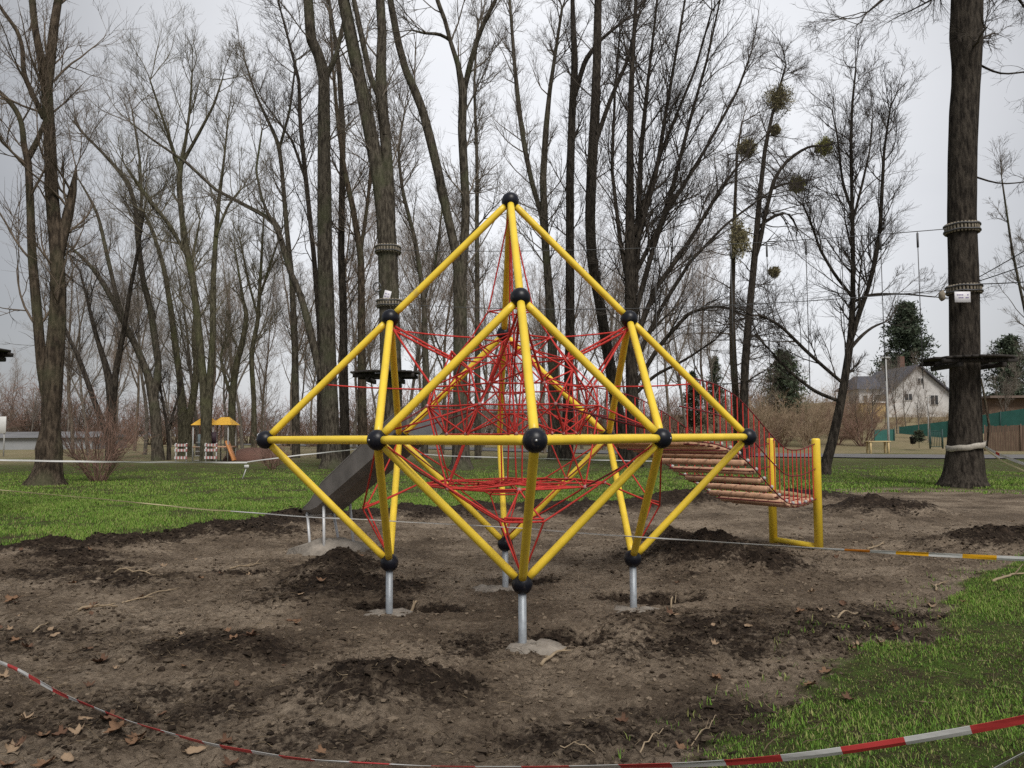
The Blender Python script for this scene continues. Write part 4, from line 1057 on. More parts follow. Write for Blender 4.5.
conifer('broad dark evergreen rising behind the white house', 908, 410, 306, 112, 72, M_conif, 70, 1.5, 16000)
conifer('dark evergreen half hidden right of the big platform tree', 1012, 420, 338, 92, 60, M_conif, 71, 1.7, 11000)
conifer('greyish green pine behind the scrub left of the leaning young tree', 785, 425, 352, 85, 56, M_pine, 72, 1.5, 8000)
conifer('narrow dark spruce between the right tubes of the frame', 716, 432, 358, 88, 30, M_pine, 73, 1.0, 5000)
conifer('shorter dark spruce beside the narrow spruce', 694, 432, 372, 92, 30, M_pine, 74, 1.1, 4000)

# mistletoe ------------------------------------------------------------------
def mistletoe(label, u, v, d, rpx, m_, seed, sq=(1, 1, 1)):
    g = np.random.default_rng(seed); c = W(u, v, d); r = rpx * 1.1 * d / F
    n = 150; A = walk(np.repeat(c[None], n, 0), norm(g.standard_normal((n, 3))), r * g.uniform(0.6, 1.0, n), np.full(n, 0.012), 4, 0, 0.25, 0.008, g)
    mb = MB().tubes(A[0] * 1, A[1], 3)
    k = 3200; pts = A[0][g.integers(0, n, k), g.integers(1, 5, k)] + g.standard_normal((k, 3)) * r * 0.1
    dd = norm(pts - c + g.standard_normal((k, 3)) * r * 0.6); sd = norm(np.cross(dd, g.standard_normal((k, 3)))); s = 0.11
    V = np.stack([pts - sd * s * 0.3, pts + sd * s * 0.3, pts + dd * s], 1); V = c + (V - c) * np.array(sq)
    mb.add(V.reshape(-1, 3), [np.arange(k * 3).reshape(-1, 3)])
    return tag(mb.build('mistletoe', m_, None, smooth=False, org=c), label, 'mistletoe')


mistletoe('large greyish mistletoe ball near the top of the two-topped tree', 779, 99, 46, 15, M_mistle2, 80)
mistletoe('bright green mistletoe ball at the end of the long right branch', 824, 147, 46, 9, M_mistle, 81)
mistletoe('small green mistletoe ball below the bright green one', 797, 185, 46, 8, M_mistle, 82)
mistletoe('brown mistletoe ball left of the two-topped tree', 747, 148, 46, 10, M_mistle2, 83)
mistletoe('long hanging brown mistletoe clump low on the two-topped tree', 739, 238, 46, 13, M_mistle2, 84, (0.9, 0.9, 1.7))
mistletoe('tiny dark mistletoe ball right of the two-topped trunk', 774, 272, 46, 5, M_mistle2, 85)
mistletoe('small dark mistletoe under the largest mistletoe ball', 775, 130, 46, 5, M_mistle2, 86)

# ------------------------------------------------------------------ high rope course
def belt(label, u, v, d, wpx, hpx, n=26):
    c = W(u, v, d); r = wpx / 2 * d / F / math.sqrt(1 + ((u - 512) / F) ** 2); h = hpx * d / F
    o = thing('block_belt', label, 'block belt', tuple(c), 'wooden block belts on the platform trees')
    b = MB()
    for i in range(n):
        a = 2 * math.pi * i / n; rot = np.array([[math.cos(a), -math.sin(a), 0], [math.sin(a), math.cos(a), 0], [0, 0, 1]])
        b.box(c + rot @ np.array([r, 0, 0]), (0.05, 2 * math.pi * r / n * 0.62, h), rot, bev=0.006)
    b.build('wood_blocks', M_block, o)
    a = np.linspace(0, 2 * math.pi, 33)
    for dz in (-0.28, 0.30):
        MB().tubes(np.stack([c[0] + (r + 0.035) * np.cos(a), c[1] + (r + 0.035) * np.sin(a), np.full(33, c[2] + dz * h) + 0.01 * np.sin(a * 5)], -1), np.full(33, 0.022), 6).build('cable_loop', M_cable, o)
    return o


belt('pale block belt high on the right tree, above its sign', 962, 229, 21.3, 35, 10, 30)
belt('darker block belt just above the white sign of the right tree', 964, 290, 21.3, 35, 9, 30)
belt('upper block belt on the forked platform tree', 388, 250, 30, 25, 8)
belt('lower block belt on the forked platform tree', 390, 304, 30, 26, 8)


def platform(label, u, v, d, wpx, trunk_r, th=0.09, name='tree_platform'):
    c = W(u, v, d); r = wpx / 2 * d / F / math.sqrt(1 + ((u - 512) / F) ** 2)
    o = thing(name, label, 'platform', tuple(c)); b = MB(); nb = 13
    for i in range(nb):
        x = -r + (i + 0.5) * 2 * r / nb; half = math.sqrt(max(r * r - x * x, 0.15 * r * r)) * 0.95
        if abs(x) < trunk_r + 0.03:
            for s in (-1, 1):
                L_ = half - trunk_r - 0.02; b.box(c + np.array([x, s * (trunk_r + 0.02 + L_ / 2), 0]), (2 * r / nb * 0.93, L_, th * 0.55), bev=0.006)
        else: b.box(c + np.array([x, 0, 0]), (2 * r / nb * 0.93, 2 * half, th * 0.55), bev=0.006)
    b.build('planks', M_dwood, o)
    for s in (-1, 1):
        MB().box(c + np.array([0, s * (trunk_r + 0.07), -th * 0.9]), (2 * r * 0.9, 0.12, th * 1.1), bev=0.01).build('bearer', M_dwood, o)
        MB().box(c + np.array([s * (trunk_r + 0.07), 0, -th * 2.1]), (0.12, 2 * r * 0.66, th * 1.2), bev=0.01).build('bearer', M_dwood, o)
    return o


platform('round dark plank platform around the huge right tree', 967, 359, 21.3, 93, 0.5, 0.10)
platform('dark plank platform around the forked tree left of centre', 386, 373, 30, 68, 0.5, 0.14)
# platform of a tree that stands just outside the left edge
platform('dark platform edge poking in at the left', -26, 350, 14.5, 74, 0.24, 0.07)
ct = W(-26, 350, 14.5)
xo = thing('bare_tree', 'trunk carrying the dark platform at the far left', 'tree', (ct[0], ct[1], 0))
mb = MB(); Q = np.array([[ct[0], ct[1], -0.2], [ct[0], ct[1], 0.2], [ct[0], ct[1], 3], [ct[0] - 0.1, ct[1], 7], [ct[0] - 0.3, ct[1], 14]]); trunk_mesh(mb, Q, np.array([0.4, 0.3, 0.23, 0.2, 0.08]), 16, 3); mb.build('trunk', BARK[1], xo)


def plate(label, u, v, d, wpx, hpx, tilt=0, front=0.0):
    c = W(u, v, d); w, h = wpx * d / F, hpx * d / F
    rot = np.array([[math.cos(tilt), 0, math.sin(tilt)], [0, 1, 0], [-math.sin(tilt), 0, math.cos(tilt)]])
    o = thing('tree_sign', label, 'sign', tuple(c))
    MB().box(c, (w, 0.02, h), rot, bev=0.004).build('board', M_signw, o)
    g = np.random.default_rng(int(u)); b = MB()
    for i, zz in enumerate((0.2, -0.06)):
        for j in range(7):
            if g.random() < 0.75: b.box(c + rot @ np.array([(-0.33 + j * 0.11) * w, -0.0125, zz * h]), (w * 0.075, 0.003, h * 0.10), rot)
    b.build('print', M_mark, o)
    return o


plate('white notice board on the huge right tree below its block belts', 962.5, 297, 20.83, 16, 11)
plate('white notice sheet on the forked platform tree', 387, 296, 29.55, 7, 11, 0.25)


def cable(name, label, a, b, sag, r, cat='cable', group=None, m_=None):
    t = np.linspace(0, 1, 25)[:, None]; P = a + (b - a) * t; P[:, 2] -= 4 * sag * (t * (1 - t))[:, 0]
    return tag(MB().tubes(P, np.full(25, r), 6, True).build(name, m_ or M_cable, None, org=(a + b) / 2), label, cat, group)


rA, rB = W(946, 229, 21.1), W(947, 290, 21.1); lA, lB = W(398, 250, 30), W(399, 304, 30)
cable('steel_cable', 'upper cable between the two platform trees', rA, lA, 0.25, 0.012)
cable('steel_cable', 'lower cable between the two platform trees', rB, lB, 0.35, 0.012)
for v0, u1, v1, lb in ((271, 1060, 229, 'topmost cable leaving the right tree to the right'), (281, 1060, 252, 'middle cable leaving the right tree to the right'), (284, 1060, 279, 'lowest cable leaving the right tree to the right')):
    cable('steel_cable', lb, W(979, v0 if v0 > 275 else 277, 21), W(u1, v1, 17), 0.02, 0.014)
LBL = ['first', 'second', 'third', 'fourth', 'fifth', 'sixth', 'seventh', 'eighth', 'ninth']
for i, u in enumerate((918, 880, 842, 805, 767, 730, 692, 655, 540)):
    t = np.interp(u, (398, 946), (1, 0)); 
    # depth along the cable for that pixel column
    best = min(np.linspace(0, 1, 400), key=lambda q_: abs((rA + (lA - rA) * q_ - CAM) @ RT / ((rA + (lA - rA) * q_ - CAM) @ _f) * F + 512 - u))
    p = rA + (lA - rA) * best; p = p - Z * (0.25 * 4 * best * (1 - best))
    if u == 540: continue
    o = thing('hanging_rope', LBL[i] + ' hanging rope from the right tree, on the cable between the platform trees', 'rope', tuple(p), 'ropes hanging from the high cable')
    bot = np.array([p[0], p[1], 2.7 + 0.25 * (i % 3)])
    MB().bar(p, bot, 0.013, 6).build('rope', M_cable, o)
    MB().bar(p - Z * 0.05, p - Z * 0.45, 0.03, 8).build('sleeve', M_cable, o)
# small wood lump on the cable next to the right tree, tape wrap round its foot
c = W(942, 296, 21.0)
tag(MB().ball(c, 0.11, 8, 10, (0.8, 0.8, 1.3), 0.08, 3).build('pulley_block', M_block, None, org=c), 'roundish wooden block at the left side of the right tree sign', 'pulley block')
c = W(966, 446, 21.3); a = np.linspace(0, 2 * math.pi, 61); r = 0.475
V = []
for aa in a[:-1]:
    zc = c[2] - 0.07 * math.cos(aa) * -1 - 0.0
    for rr, dz in ((r, -0.075), (r + 0.015, -0.07), (r + 0.02, 0.07), (r, 0.08)): V.append((c[0] + rr * math.cos(aa), c[1] + rr * math.sin(aa), zc + dz + 0.01 * math.sin(7 * aa)))
i = np.arange(240).reshape(60, 4); q = np.stack([i, np.roll(i, -1, 1), np.roll(np.roll(i, -1, 1), -1, 0), np.roll(i, -1, 0)], -1).reshape(-1, 4)
M_wrap = mat('wrapped_tape', (0.42, 0.385, 0.33), 0.6, var=0.3, scale=16)
tag(MB().add(np.array(V), [q]).build('tape_wrap', M_wrap, None, org=c), 'pale tape wrapped round the foot of the huge right tree', 'barrier tape')
# dark rope hanging at the right side of the right tree
pts = [W(981, 378, 20.9), W(985, 400, 20.9), (W(989, 425, 20.9)), W(987, 448, 20.9)]
tag(MB().tubes(np.array(pts), np.array([0.02, 0.035, 0.035, 0.02]), 6, True).build('rope_end', BARK[2], None, org=pts[0]), 'brown rope end hanging beside the right tree under its platform', 'rope')
# black coiled cable on the forked tree
c = W(377, 287, 29.4); a = np.linspace(0, 6.0, 24)
tag(MB().tubes(np.stack([c[0] + 0.14 * np.cos(a), np.full(24, c[1]) + 0.01 * a, c[2] + 0.17 * np.sin(a)], -1), np.full(24, 0.03), 6, True).build('cable_coil', M_cable, None, org=c), 'black cable coil on the left side of the forked platform tree', 'cable coil')

# ------------------------------------------------------------------ house and far right garden
def gable_house():
    d = 96.0
    p0 = W(888, 419, d); z0 = p0[2] - 2.5
    x0, x1 = p0[0], W(952, 419, d)[0]; ze = W(890, 393, d)[2]; zp = W(912, 366, d)[2]; y0 = p0[1]; y1 = y0 + 10
    h = thing('house', 'white gabled house with slate roof beyond the green netting', 'house', (x0, y0, z0))
    xm = (x0 + x1) / 2; xm = W(914, 366, d)[0] + 0.4
    V = [(x0, y0, z0), (x1, y0, z0), (x1, y0, ze - 0.2), (xm, y0, zp), (x0, y0, ze), (x0, y1, z0), (x1, y1, z0), (x1, y1, ze - 0.2), (xm, y1, zp), (x0, y1, ze)]
    MB().add(V, [np.array([[0, 1, 2, 3, 4], [9, 8, 7, 6, 5]]), np.array([[0, 4, 9, 5], [1, 6, 7, 2]])]).build('wall', M_wallw, h, smooth=False)

    def slab(a, b, th=0.18, o=0.5):
        a = np.array(a); b = np.array(b); e = b - a; L_ = np.linalg.norm(e); e /= L_
        b = b + e * 0.5
        n_ = np.cross(e, [0, 1, 0]); n_ /= np.linalg.norm(n_); n_ = n_ if n_[2] > 0 else -n_
        A0 = a + n_ * 0.02; V = []
        for p in (A0, b + n_ * 0.02): 
            for yy in (-o, (y1 - y0) + o):
                for q_ in (0, th): V.append(p + np.array([0, yy, 0]) + n_ * q_)
        V = np.array(V)  # order: pA(y0: 0,1; y1: 2,3) pB(4,5;6,7)
        return MB().add(V, [np.array([[1, 3, 7, 5], [0, 4, 6, 2], [0, 1, 5, 4], [2, 6, 7, 3], [0, 2, 3, 1], [4, 5, 7, 6]])])
    slab((xm, y0, zp), (x0, y0, ze)).build('roof', M_roof, h, smooth=False)
    slab((xm, y0, zp), (x1, y0, ze - 0.2)).build('roof', M_roof, h, smooth=False)
    for (u, v, w, hh) in ((908, 397, 7, 6), (934, 400, 7, 9), (920, 381, 5, 5)):
        c = W(u, v, d); c[1] = y0 - 0.03
        w_, h_ = w * d / F, hh * d / F
        f_ = MB().box(c, (w_ + 0.2, 0.1, h_ + 0.2)).build('window', M_wallw, h, smooth=False)
        MB().box(c - np.array([0, 0.06, 0]), (w_, 0.06, h_)).build('pane', M_win, f_, smooth=False)
        MB().box(c - np.array([0, 0.10, 0]), (0.06, 0.04, h_)).build('frame_bar', M_wallw, f_, smooth=False)
    c = W(905, 362, d + 4); ch = MB().box((c[0], y0 + 5, c[2]), (0.6, 0.6, 1.6)).build('chimney', M_redbr, h, smooth=False)
    # left wing
    xa, xb = W(862, 400, d)[0], x0 - 0.02; zw = W(870, 388, d)[2]; zr = W(870, 374, d)[2]; yw = y0 + 0.8
    MB().box(((xa + xb) / 2, yw + 3, (z0 + zw) / 2), (xb - xa, 6, zw - z0)).build('wing_wall', M_wallw, h, smooth=False)
    ov = 0.5
    V = [(xa - ov, yw - ov, zw - 0.1), (xb, yw - ov, zw - 0.1), (xb, yw + 3, zr), (xa + 0.8, yw + 3, zr), (xb, yw + 6 + ov, zw - 0.1), (xa - ov, yw + 6 + ov, zw - 0.1)]
    MB().add(V, [np.array([[0, 1, 2, 3], [3, 2, 4, 5]]), np.array([[0, 3, 5]]), np.array([[0, 5, 4, 1]]), np.array([[1, 4, 2]])]).build('wing_roof', M_roof, h, smooth=False)
    for (u, v, w, hh) in ((868, 398, 4, 5), (881, 397, 5, 5)):
        c = W(u, v, d); c[1] = yw - 0.03; w_, h_ = w * d / F, hh * d / F
        f_ = MB().box(c, (w_ + 0.2, 0.1, h_ + 0.2)).build('window', M_wallw, h, smooth=False); MB().box(c - np.array([0, 0.06, 0]), (w_, 0.06, h_)).build('pane', M_win, f_, smooth=False)
    ya = y0 - 2.5; c0, c1 = W(861, 403, d - 2.5), W(886, 419, d - 2.5)
    MB().box(((c0[0] + c1[0]) / 2, ya + 1.2, (c0[2] + c1[2] - 1.5) / 2), (c1[0] - c0[0], 2.4, c0[2] - c1[2] + 1.5)).build('terrace_wall', M_wally, h, smooth=False)
    MB().box(((c0[0] + c1[0]) / 2, ya + 1.2, c0[2] + 0.08), (c1[0] - c0[0] + 0.5, 2.8, 0.16)).build('terrace_slab', M_wallw, h, smooth=False)


gable_house()


def fence(name, label, pts, m_, post_m, panel_name, step=2.0, cat='fence', th=0.04, boards=False):
    """pts: (u, vtop, vbottom, d)"""
    tops = np.array([W(u, a, d) for u, a, b, d in pts]); bots = np.array([W(u, b, d) for u, a, b, d in pts])
    o = thing(name, label, cat, tuple(bots[0]))
    mb = MB()
    for i in range(len(pts) - 1):
        a0, a1, b0, b1 = tops[i], tops[i + 1], bots[i], bots[i + 1]
        e = a1 - a0; nrm_ = norm(np.array([-e[1], e[0], 0])) * th / 2
        if boards:
            nB = int(np.linalg.norm(e) / 0.16); g = np.random.default_rng(3)
            for j in range(nB):
                t0, t1 = (j + 0.04) / nB, (j + 0.96) / nB; dz = g.uniform(-0.05, 0.05)
                A = [a0 + e * t + Z * dz for t in (t0, t1)]; B = [b0 + (b1 - b0) * t for t in (t0, t1)]
                V = [B[0] - nrm_, B[1] - nrm_, A[1] - nrm_, A[0] - nrm_, B[0] + nrm_, B[1] + nrm_, A[1] + nrm_, A[0] + nrm_]
                mb.add(V, [np.array([(0, 1, 2, 3), (5, 4, 7, 6), (3, 2, 6, 7), (1, 5, 6, 2), (4, 0, 3, 7)])])
        else:
            V = [b0 - nrm_, b1 - nrm_, a1 - nrm_, a0 - nrm_, b0 + nrm_, b1 + nrm_, a1 + nrm_, a0 + nrm_]
            mb.add(V, [np.array([(0, 1, 2, 3), (5, 4, 7, 6), (3, 2, 6, 7), (1, 5, 6, 2), (4, 0, 3, 7)])])
    mb.build(panel_name, m_, o, smooth=False)
    for i in range(len(pts) - 1):
        L_ = np.linalg.norm(tops[i + 1] - tops[i]); n_ = max(1, int(L_ / step))
        for j in range(n_ + (i == len(pts) - 2)):
            t = j / n_; p = tops[i] * (1 - t) + tops[i + 1] * t; q_ = bots[i] * (1 - t) + bots[i + 1] * t
            MB().bar(q_ - Z * 0.4 - np.array([0, 0.08, 0]), p + Z * 0.08 - np.array([0, 0.08, 0]), 0.045, 6).build('post', post_m, o)
    return o


fence('netting_fence', 'long green netting fence sloping up to the right behind the right tree', [(899, 427, 442, 78), (948, 421, 437, 74), (1000, 412, 432, 70), (1060, 404, 428, 66)], M_green, M_dgreen, 'netting', 3.0)
fence('netting_fence', 'short green netting panel left of the pale lamp post', [(874, 430, 446, 72), (894, 429, 445, 72)], M_green, M_dgreen, 'netting', 2.0)
fence('board_fence', 'brown wooden fence at the far right beside the path', [(984, 426, 452, 58), (1020, 425, 452, 57), (1080, 424, 453, 56)], M_bfence, M_bfence, 'boards', 2.5, boards=True)
# shed behind the netting
c = W(1008, 410, 84); sh = thing('garden_shed', 'low brown garden shed with flat roof behind the netting', 'shed', (c[0], c[1], c[2] - 1))
MB().box((c[0] + 2, c[1] + 2, c[2] + 0.1), (8, 4, 2.2)).build('wall', M_bfence, sh, smooth=False)
c2 = W(1008, 398, 84); MB().box((c2[0] + 2, c[1] + 1.6, c2[2] + 0.1), (9, 5.2, 0.25)).build('roof', M_roofb, sh, smooth=False)
# lamp post, thin pole, bench, gate, bin
pb = W(889, 451, 57); pt = W(888.5, 358, 57); lp = thing('street_lamp', 'tall pale lamp post in front of the white house', 'lamp post', (pb[0], pb[1], gz(pb[0], pb[1])))
MB().tubes(np.array([[[pb[0], pb[1], -0.2], [pb[0], pb[1], 2.5], [pb[0], pb[1], pt[2]]]]), np.array([[0.10, 0.08, 0.05]]), 10, True).build('pole', M_pole, lp)
MB().box((pt[0] - 0.25, pt[1], pt[2] + 0.03), (0.7, 0.2, 0.1), bev=0.02).build('lamp_head', M_pole, lp)
pb = W(928, 440, 70); pt = W(928, 397, 70); tp = thing('washing_pole', 'thin pale pole standing in front of the green netting', 'pole', tuple(pb))
MB().bar(pb - Z * 0.5, pt, 0.045, 8).build('pole', M_pole, tp); MB().box(pt - Z * 0.05, (0.45, 0.08, 0.08)).build('crossbar', M_pole, tp)
c = W(878, 452, 53); bn = thing('wooden_table', 'pale wooden table by the path left of the lamp post', 'table', (c[0], c[1], 0))
MB().box((c[0], c[1], 0.86), (1.5, 0.7, 0.07), bev=0.01).build('tabletop', M_logw, bn)
for sx in (-1, 1):
    for sy in (-1, 1): MB().box((c[0] + sx * 0.6, c[1] + sy * 0.25, 0.40), (0.12, 0.12, 0.86), bev=0.01).build('leg', M_logw, bn)
c = W(936.5, 448, 62); gt = thing('garden_gate', 'dark green metal garden gate left of the right tree', 'gate', tuple(c))
for sx in (-1, 1): MB().box(c + np.array([sx * 0.5, 0, 0.72]), (0.09, 0.09, 1.55)).build('gate_post', M_dgreen, gt)
b = MB()
for j in range(7): b.box(c + np.array([-0.39 + j * 0.13, 0, 0.72]), (0.03, 0.03, 1.25))
for zz in (0.1, 1.34): b.box(c + np.array([0, 0, zz]), (0.9, 0.04, 0.05))
b.build('gate_bars', M_dgreen, gt)
c = W(913, 444, 62); bi = thing('waste_bin', 'small black bin below the green netting', 'bin', tuple(c))
MB().tubes(np.array([[c, c + Z * 0.5, c + Z * 0.52]]), np.array([[0.18, 0.24, 0.26]]), 14, True).build('bin_body', M_ball, bi); MB().ball(c + Z * 0.53, 0.25, 8, 14, (1, 1, 0.35)).build('lid', M_ball, bi)
gsh = conifer('small green bush beside the black bin', 919, 443, 431, 61, 12, M_pine, 78, 1.6, 900)
gsh.name = 'evergreen_bush'; gsh['category'] = 'shrub'

# pale building behind the middle, low buildings at the left -------------------
def block(name, label, u0, u1, vt, vb, d, dep, wm, rm, roof_h=0.0, wins=()):
    a = W(u0, vb, d); b = W(u1, vt, d); o = thing(name, label, 'building', (a[0], a[1], a[2]))
    z0 = a[2] - 1.5
    MB().box(((a[0] + b[0]) / 2, a[1] + dep / 2, (z0 + b[2]) / 2), (b[0] - a[0], dep, b[2] - z0)).build('wall', wm, o, smooth=False)
    x0, x1, y0, y1, z = a[0] - 0.4, b[0] + 0.4, a[1] - 0.4, a[1] + dep + 0.4, b[2]
    ym = (y0 + y1) / 2; rh = max(roof_h, 0.2)
    V = [(x0, y0, z + 0.01), (x1, y0, z + 0.01), (x1, ym, z + rh), (x0, ym, z + rh), (x1, y1, z + 0.01), (x0, y1, z + 0.01)]
    MB().add(V, [np.array([[0, 1, 2, 3], [3, 2, 4, 5], [0, 5, 4, 1]]), np.array([[0, 3, 5], [1, 4, 2]])]).build('roof', rm, o, smooth=False)
    for (u, v, w, h) in wins:
        c = W(u, v, d); c[1] = a[1] - 0.02; f_ = MB().box(c, (w * d / F, 0.08, h * d / F)).build('window', M_wallw, o, smooth=False)
        MB().box(c - np.array([0, 0.05, 0]), (w * d / F * 0.85, 0.05, h * d / F * 0.85)).build('pane', M_win, f_, smooth=False)
    return o


block('pale_building', 'long pale building far behind the middle of the frame', 442, 566, 412, 436, 128, 12, M_pale, M_gbuild, 1.6, ((470, 424, 5, 5), (505, 424, 5, 5), (540, 424, 5, 5)))
block('low_building', 'low grey roofed building at the left edge behind the big tree', -60, 92, 437.5, 445, 88, 8, M_gbuild, M_gdark, 0.7, ())
c = W(0, 425, 58); sg = thing('sign_board', 'white board on posts at the left edge of the lawn', 'sign', (c[0], c[1], 0))
MB().box((c[0] - 0.3, c[1], c[2]), (1.5, 0.05, 1.25), bev=0.01).build('board', M_white, sg)
for sx in (-0.6, 0.3): MB().box((c[0] + sx, c[1] + 0.06, c[2] / 2), (0.08, 0.06, c[2] + 0.4)).build('post', M_pole, sg)

# ------------------------------------------------------------------ play tower on the left
d = 44.0; c = W(210, 461, d); k_ = d / F
pt_ = thing('play_tower', 'small playground tower with two yellow roofs and an orange slide', 'play tower', (c[0], c[1], 0))


def X_(u): return W(u, 440, d)[0]


def Z_(v): return W(210, v, d)[2]


for u in (193, 209, 213, 228):
    for dy in (0, 1.2): MB().bar((X_(u), c[1] + dy, -0.1), (X_(u), c[1] + dy, Z_(424)), 0.04, 8).build('post', M_pole, pt_)
for u0, u1 in ((193, 211), (212, 230)):
    x0, x1 = X_(u0) - 0.1, X_(u1) + 0.1; zb, zt = Z_(425), Z_(417); y0, y1 = c[1] - 0.15, c[1] + 1.35
    xm0, xm1 = x0 + 0.3 * (x1 - x0), x1 - 0.3 * (x1 - x0); ym = (y0 + y1) / 2
    V = [(x0, y0, zb), (x1, y0, zb), (x1, y1, zb), (x0, y1, zb), (xm0, ym, zt), (xm1, ym, zt)]
    MB().add(V, [np.array([[0, 1, 5, 4], [2, 3, 4, 5], [3, 2, 1, 0]]), np.array([[1, 2, 5], [3, 0, 4]])]).build('roof', M_canopy, pt_, smooth=False)
MB().box((X_(211), c[1] + 0.6, Z_(447)), (2.0, 1.3, 0.08)).build('deck', M_wood, pt_)
MB().box((X_(203), c[1] - 0.02, Z_(441)), (0.55, 0.05, 0.75)).build('panel', M_bluegrey, pt_)
MB().box((X_(212), c[1] - 0.05, Z_(438)), (0.5, 0.05, 0.65)).build('panel', M_plum, pt_)
a = np.array([X_(225), c[1] + 0.3, Z_(441)]); b_ = np.array([X_(236), c[1] - 0.2, 0.12]); e = norm(b_ - a)
rot = np.stack([e, np.array([0, 1, 0]), np.cross(e, [0, 1, 0])], 1); MB().box((a + b_) / 2, (np.linalg.norm(b_ - a), 0.5, 0.12), rot, bev=0.02).build('slide_chute', M_oran, pt_)
b = MB()
for j in range(5): b.bar((X_(197) + j * 0.02, c[1] - 0.3, 0.15 + j * 0.25), (X_(203) + j * 0.02, c[1] - 0.3, 0.15 + j * 0.25), 0.02, 6)
b.build('ladder_rungs', M_pole, pt_)
for i_, (u, lb) in enumerate(((181, 'red and white barrier board left of the play tower'), (211, 'red and white barrier board in front of the play tower'))):
    p = W(u, 462, 42); o = thing('barrier_board', lb, 'barrier', (p[0], p[1], 0))
    for sx in (-0.28, 0.28): MB().box((p[0] + sx, p[1], 0.55), (0.06, 0.06, 1.15)).build('post', M_white, o)
    for zz in (0.35, 0.75, 1.02):
        mbb = MB()
        for j in range(8): mbb.box((p[0] - 0.34 + (j + 0.5) * 0.085, p[1] - 0.05, zz), (0.084, 0.03, 0.14), mi=j % 2)
        mbb.build('board', [M_white, M_pink], o, smooth=False)
# soil heap and stake by the tape
c = W(247, 452, 46); g = np.random.default_rng(2)
tag(MB().ball((c[0] + 0.6, c[1], 0.05), 1.0, 12, 26, (1.9, 1.2, 0.72), 0.05, 5).build('soil_heap', M_redbr, None, org=(c[0], c[1], 0)), 'brown soil heap right of the orange play slide', 'soil heap')
p = W(247, 466, 27); o = thing('tape_stake', 'short white stake holding the tape left of the frame', 'stake', (p[0], p[1], 0))
MB().bar((p[0] - 0.18, p[1], -0.05), (p[0] + 0.02, p[1], 0.52), 0.018, 8).build('stake', M_white, o)
MB().box((p[0] + 0.0, p[1] - 0.04, 0.47), (0.16, 0.05, 0.10), bev=0.01).build('tape_knot', M_white, o)

# ------------------------------------------------------------------ grass, clods, litter
def in_view(x, y, z=0.0, m_=40):
    q_ = np.stack([x, y, np.full_like(x, z)], -1) - CAM; f_ = q_ @ _f
    u = 512 + F * (q_ @ RT) / f_; v = 384 - F * (q_ @ UP) / f_
    return (f_ > 0.3) & (u > -m_ * 3) & (u < 1024 + m_ * 3) & (v < 768 + m_ * 4)


def grass(n, xr, yr, seed, hlo, hhi, wid, blades, edge=0.0, spread=0.03):
    g = np.random.default_rng(seed)
    x = g.uniform(*xr, n); y = g.uniform(*yr, n)
    s = mask_soil(x, y); pat = fbm(x * 1.1, y * 1.1, 51, 4)
    keep = (s < edge) & in_view(x, y) & (g.random(n) < ((0.70 + 1.25 * pat) if seed > 2 else (1.0 if seed < 1 else 0.68 + 1.1 * pat + 0.8 * fbm(x * 3.3, y * 3.3, 57, 3))) * sstep(29, 17, y))
    # odd tufts out on the soil
    x, y, pat = x[keep], y[keep], pat[keep]
    m_ = len(x)
    x = np.repeat(x, blades) + g.normal(0, spread, m_ * blades); y = np.repeat(y, blades) + g.normal(0, spread, m_ * blades); pat = np.repeat(pat, blades)
    z = height(x, y) - 0.005
    N = len(x); h = g.uniform(hlo, hhi, N) * (1 + 0.4 * pat); a = g.random(N) * 6.28; lean = g.uniform(0.1, 0.9, N) * h; w = wid * g.uniform(0.6, 1.3, N)
    p = np.stack([x, y, z], -1); sd = np.stack([-np.sin(a), np.cos(a), np.zeros(N)], -1) * w[:, None] / 2; ld = np.stack([np.cos(a), np.sin(a), np.zeros(N)], -1)
    v1 = p + ld * (lean * 0.35)[:, None] + Z * (h * 0.6)[:, None]; v2 = p + ld * lean[:, None] + Z * h[:, None]
    V = np.stack([p - sd, p + sd, v1 + sd * 0.8, v1 - sd * 0.8, v2], 1)
    i = np.arange(N * 5).reshape(N, 5)
    tint = np.clip((0.40 if seed > 2 else 0.22) + 0.3 * pat + g.normal(0, 0.16, N), 0, 0.85) ; tint = np.where(g.random(N) < (0.20 if seed > 2 else 0.28), 1.0 - 0.25 * g.random(N), tint)
    return V.reshape(-1, 3), [i[:, :4], i[:, [3, 2, 4]]], np.repeat(tint, 5)


mb = MB()
for args in ((70000, (0.4, 8.5), (-5.6, 2.6), 0, 0.005, 0.018, 0.005, 4, 0.03, 0.025), (95000, (0.4, 8.5), (-5.6, 2.6), 1, 0.010, 0.034, 0.0045, 5, -0.02, 0.022), (4200, (0.4, 9), (-5.6, 3.0), 2, 0.02, 0.05, 0.006, 4, 0.5, 0.02),
             (80000, (-14, 6), (2.5, 13), 3, 0.025, 0.06, 0.008, 6, 0.03, 0.05), (62000, (-24, 18), (9, 28), 4, 0.03, 0.065, 0.013, 5, 0.03, 0.09), (9000, (4, 16), (8, 16), 6, 0.03, 0.07, 0.018, 4, 1.2, 0.06)):
    v, f_, t_ = grass(*args); mb.add(v, f_, 0, t_)
tag(mb.build('grass', M_grass, None, smooth=False), 'short green grass of the lawn around the soil', None, None, 'stuff')

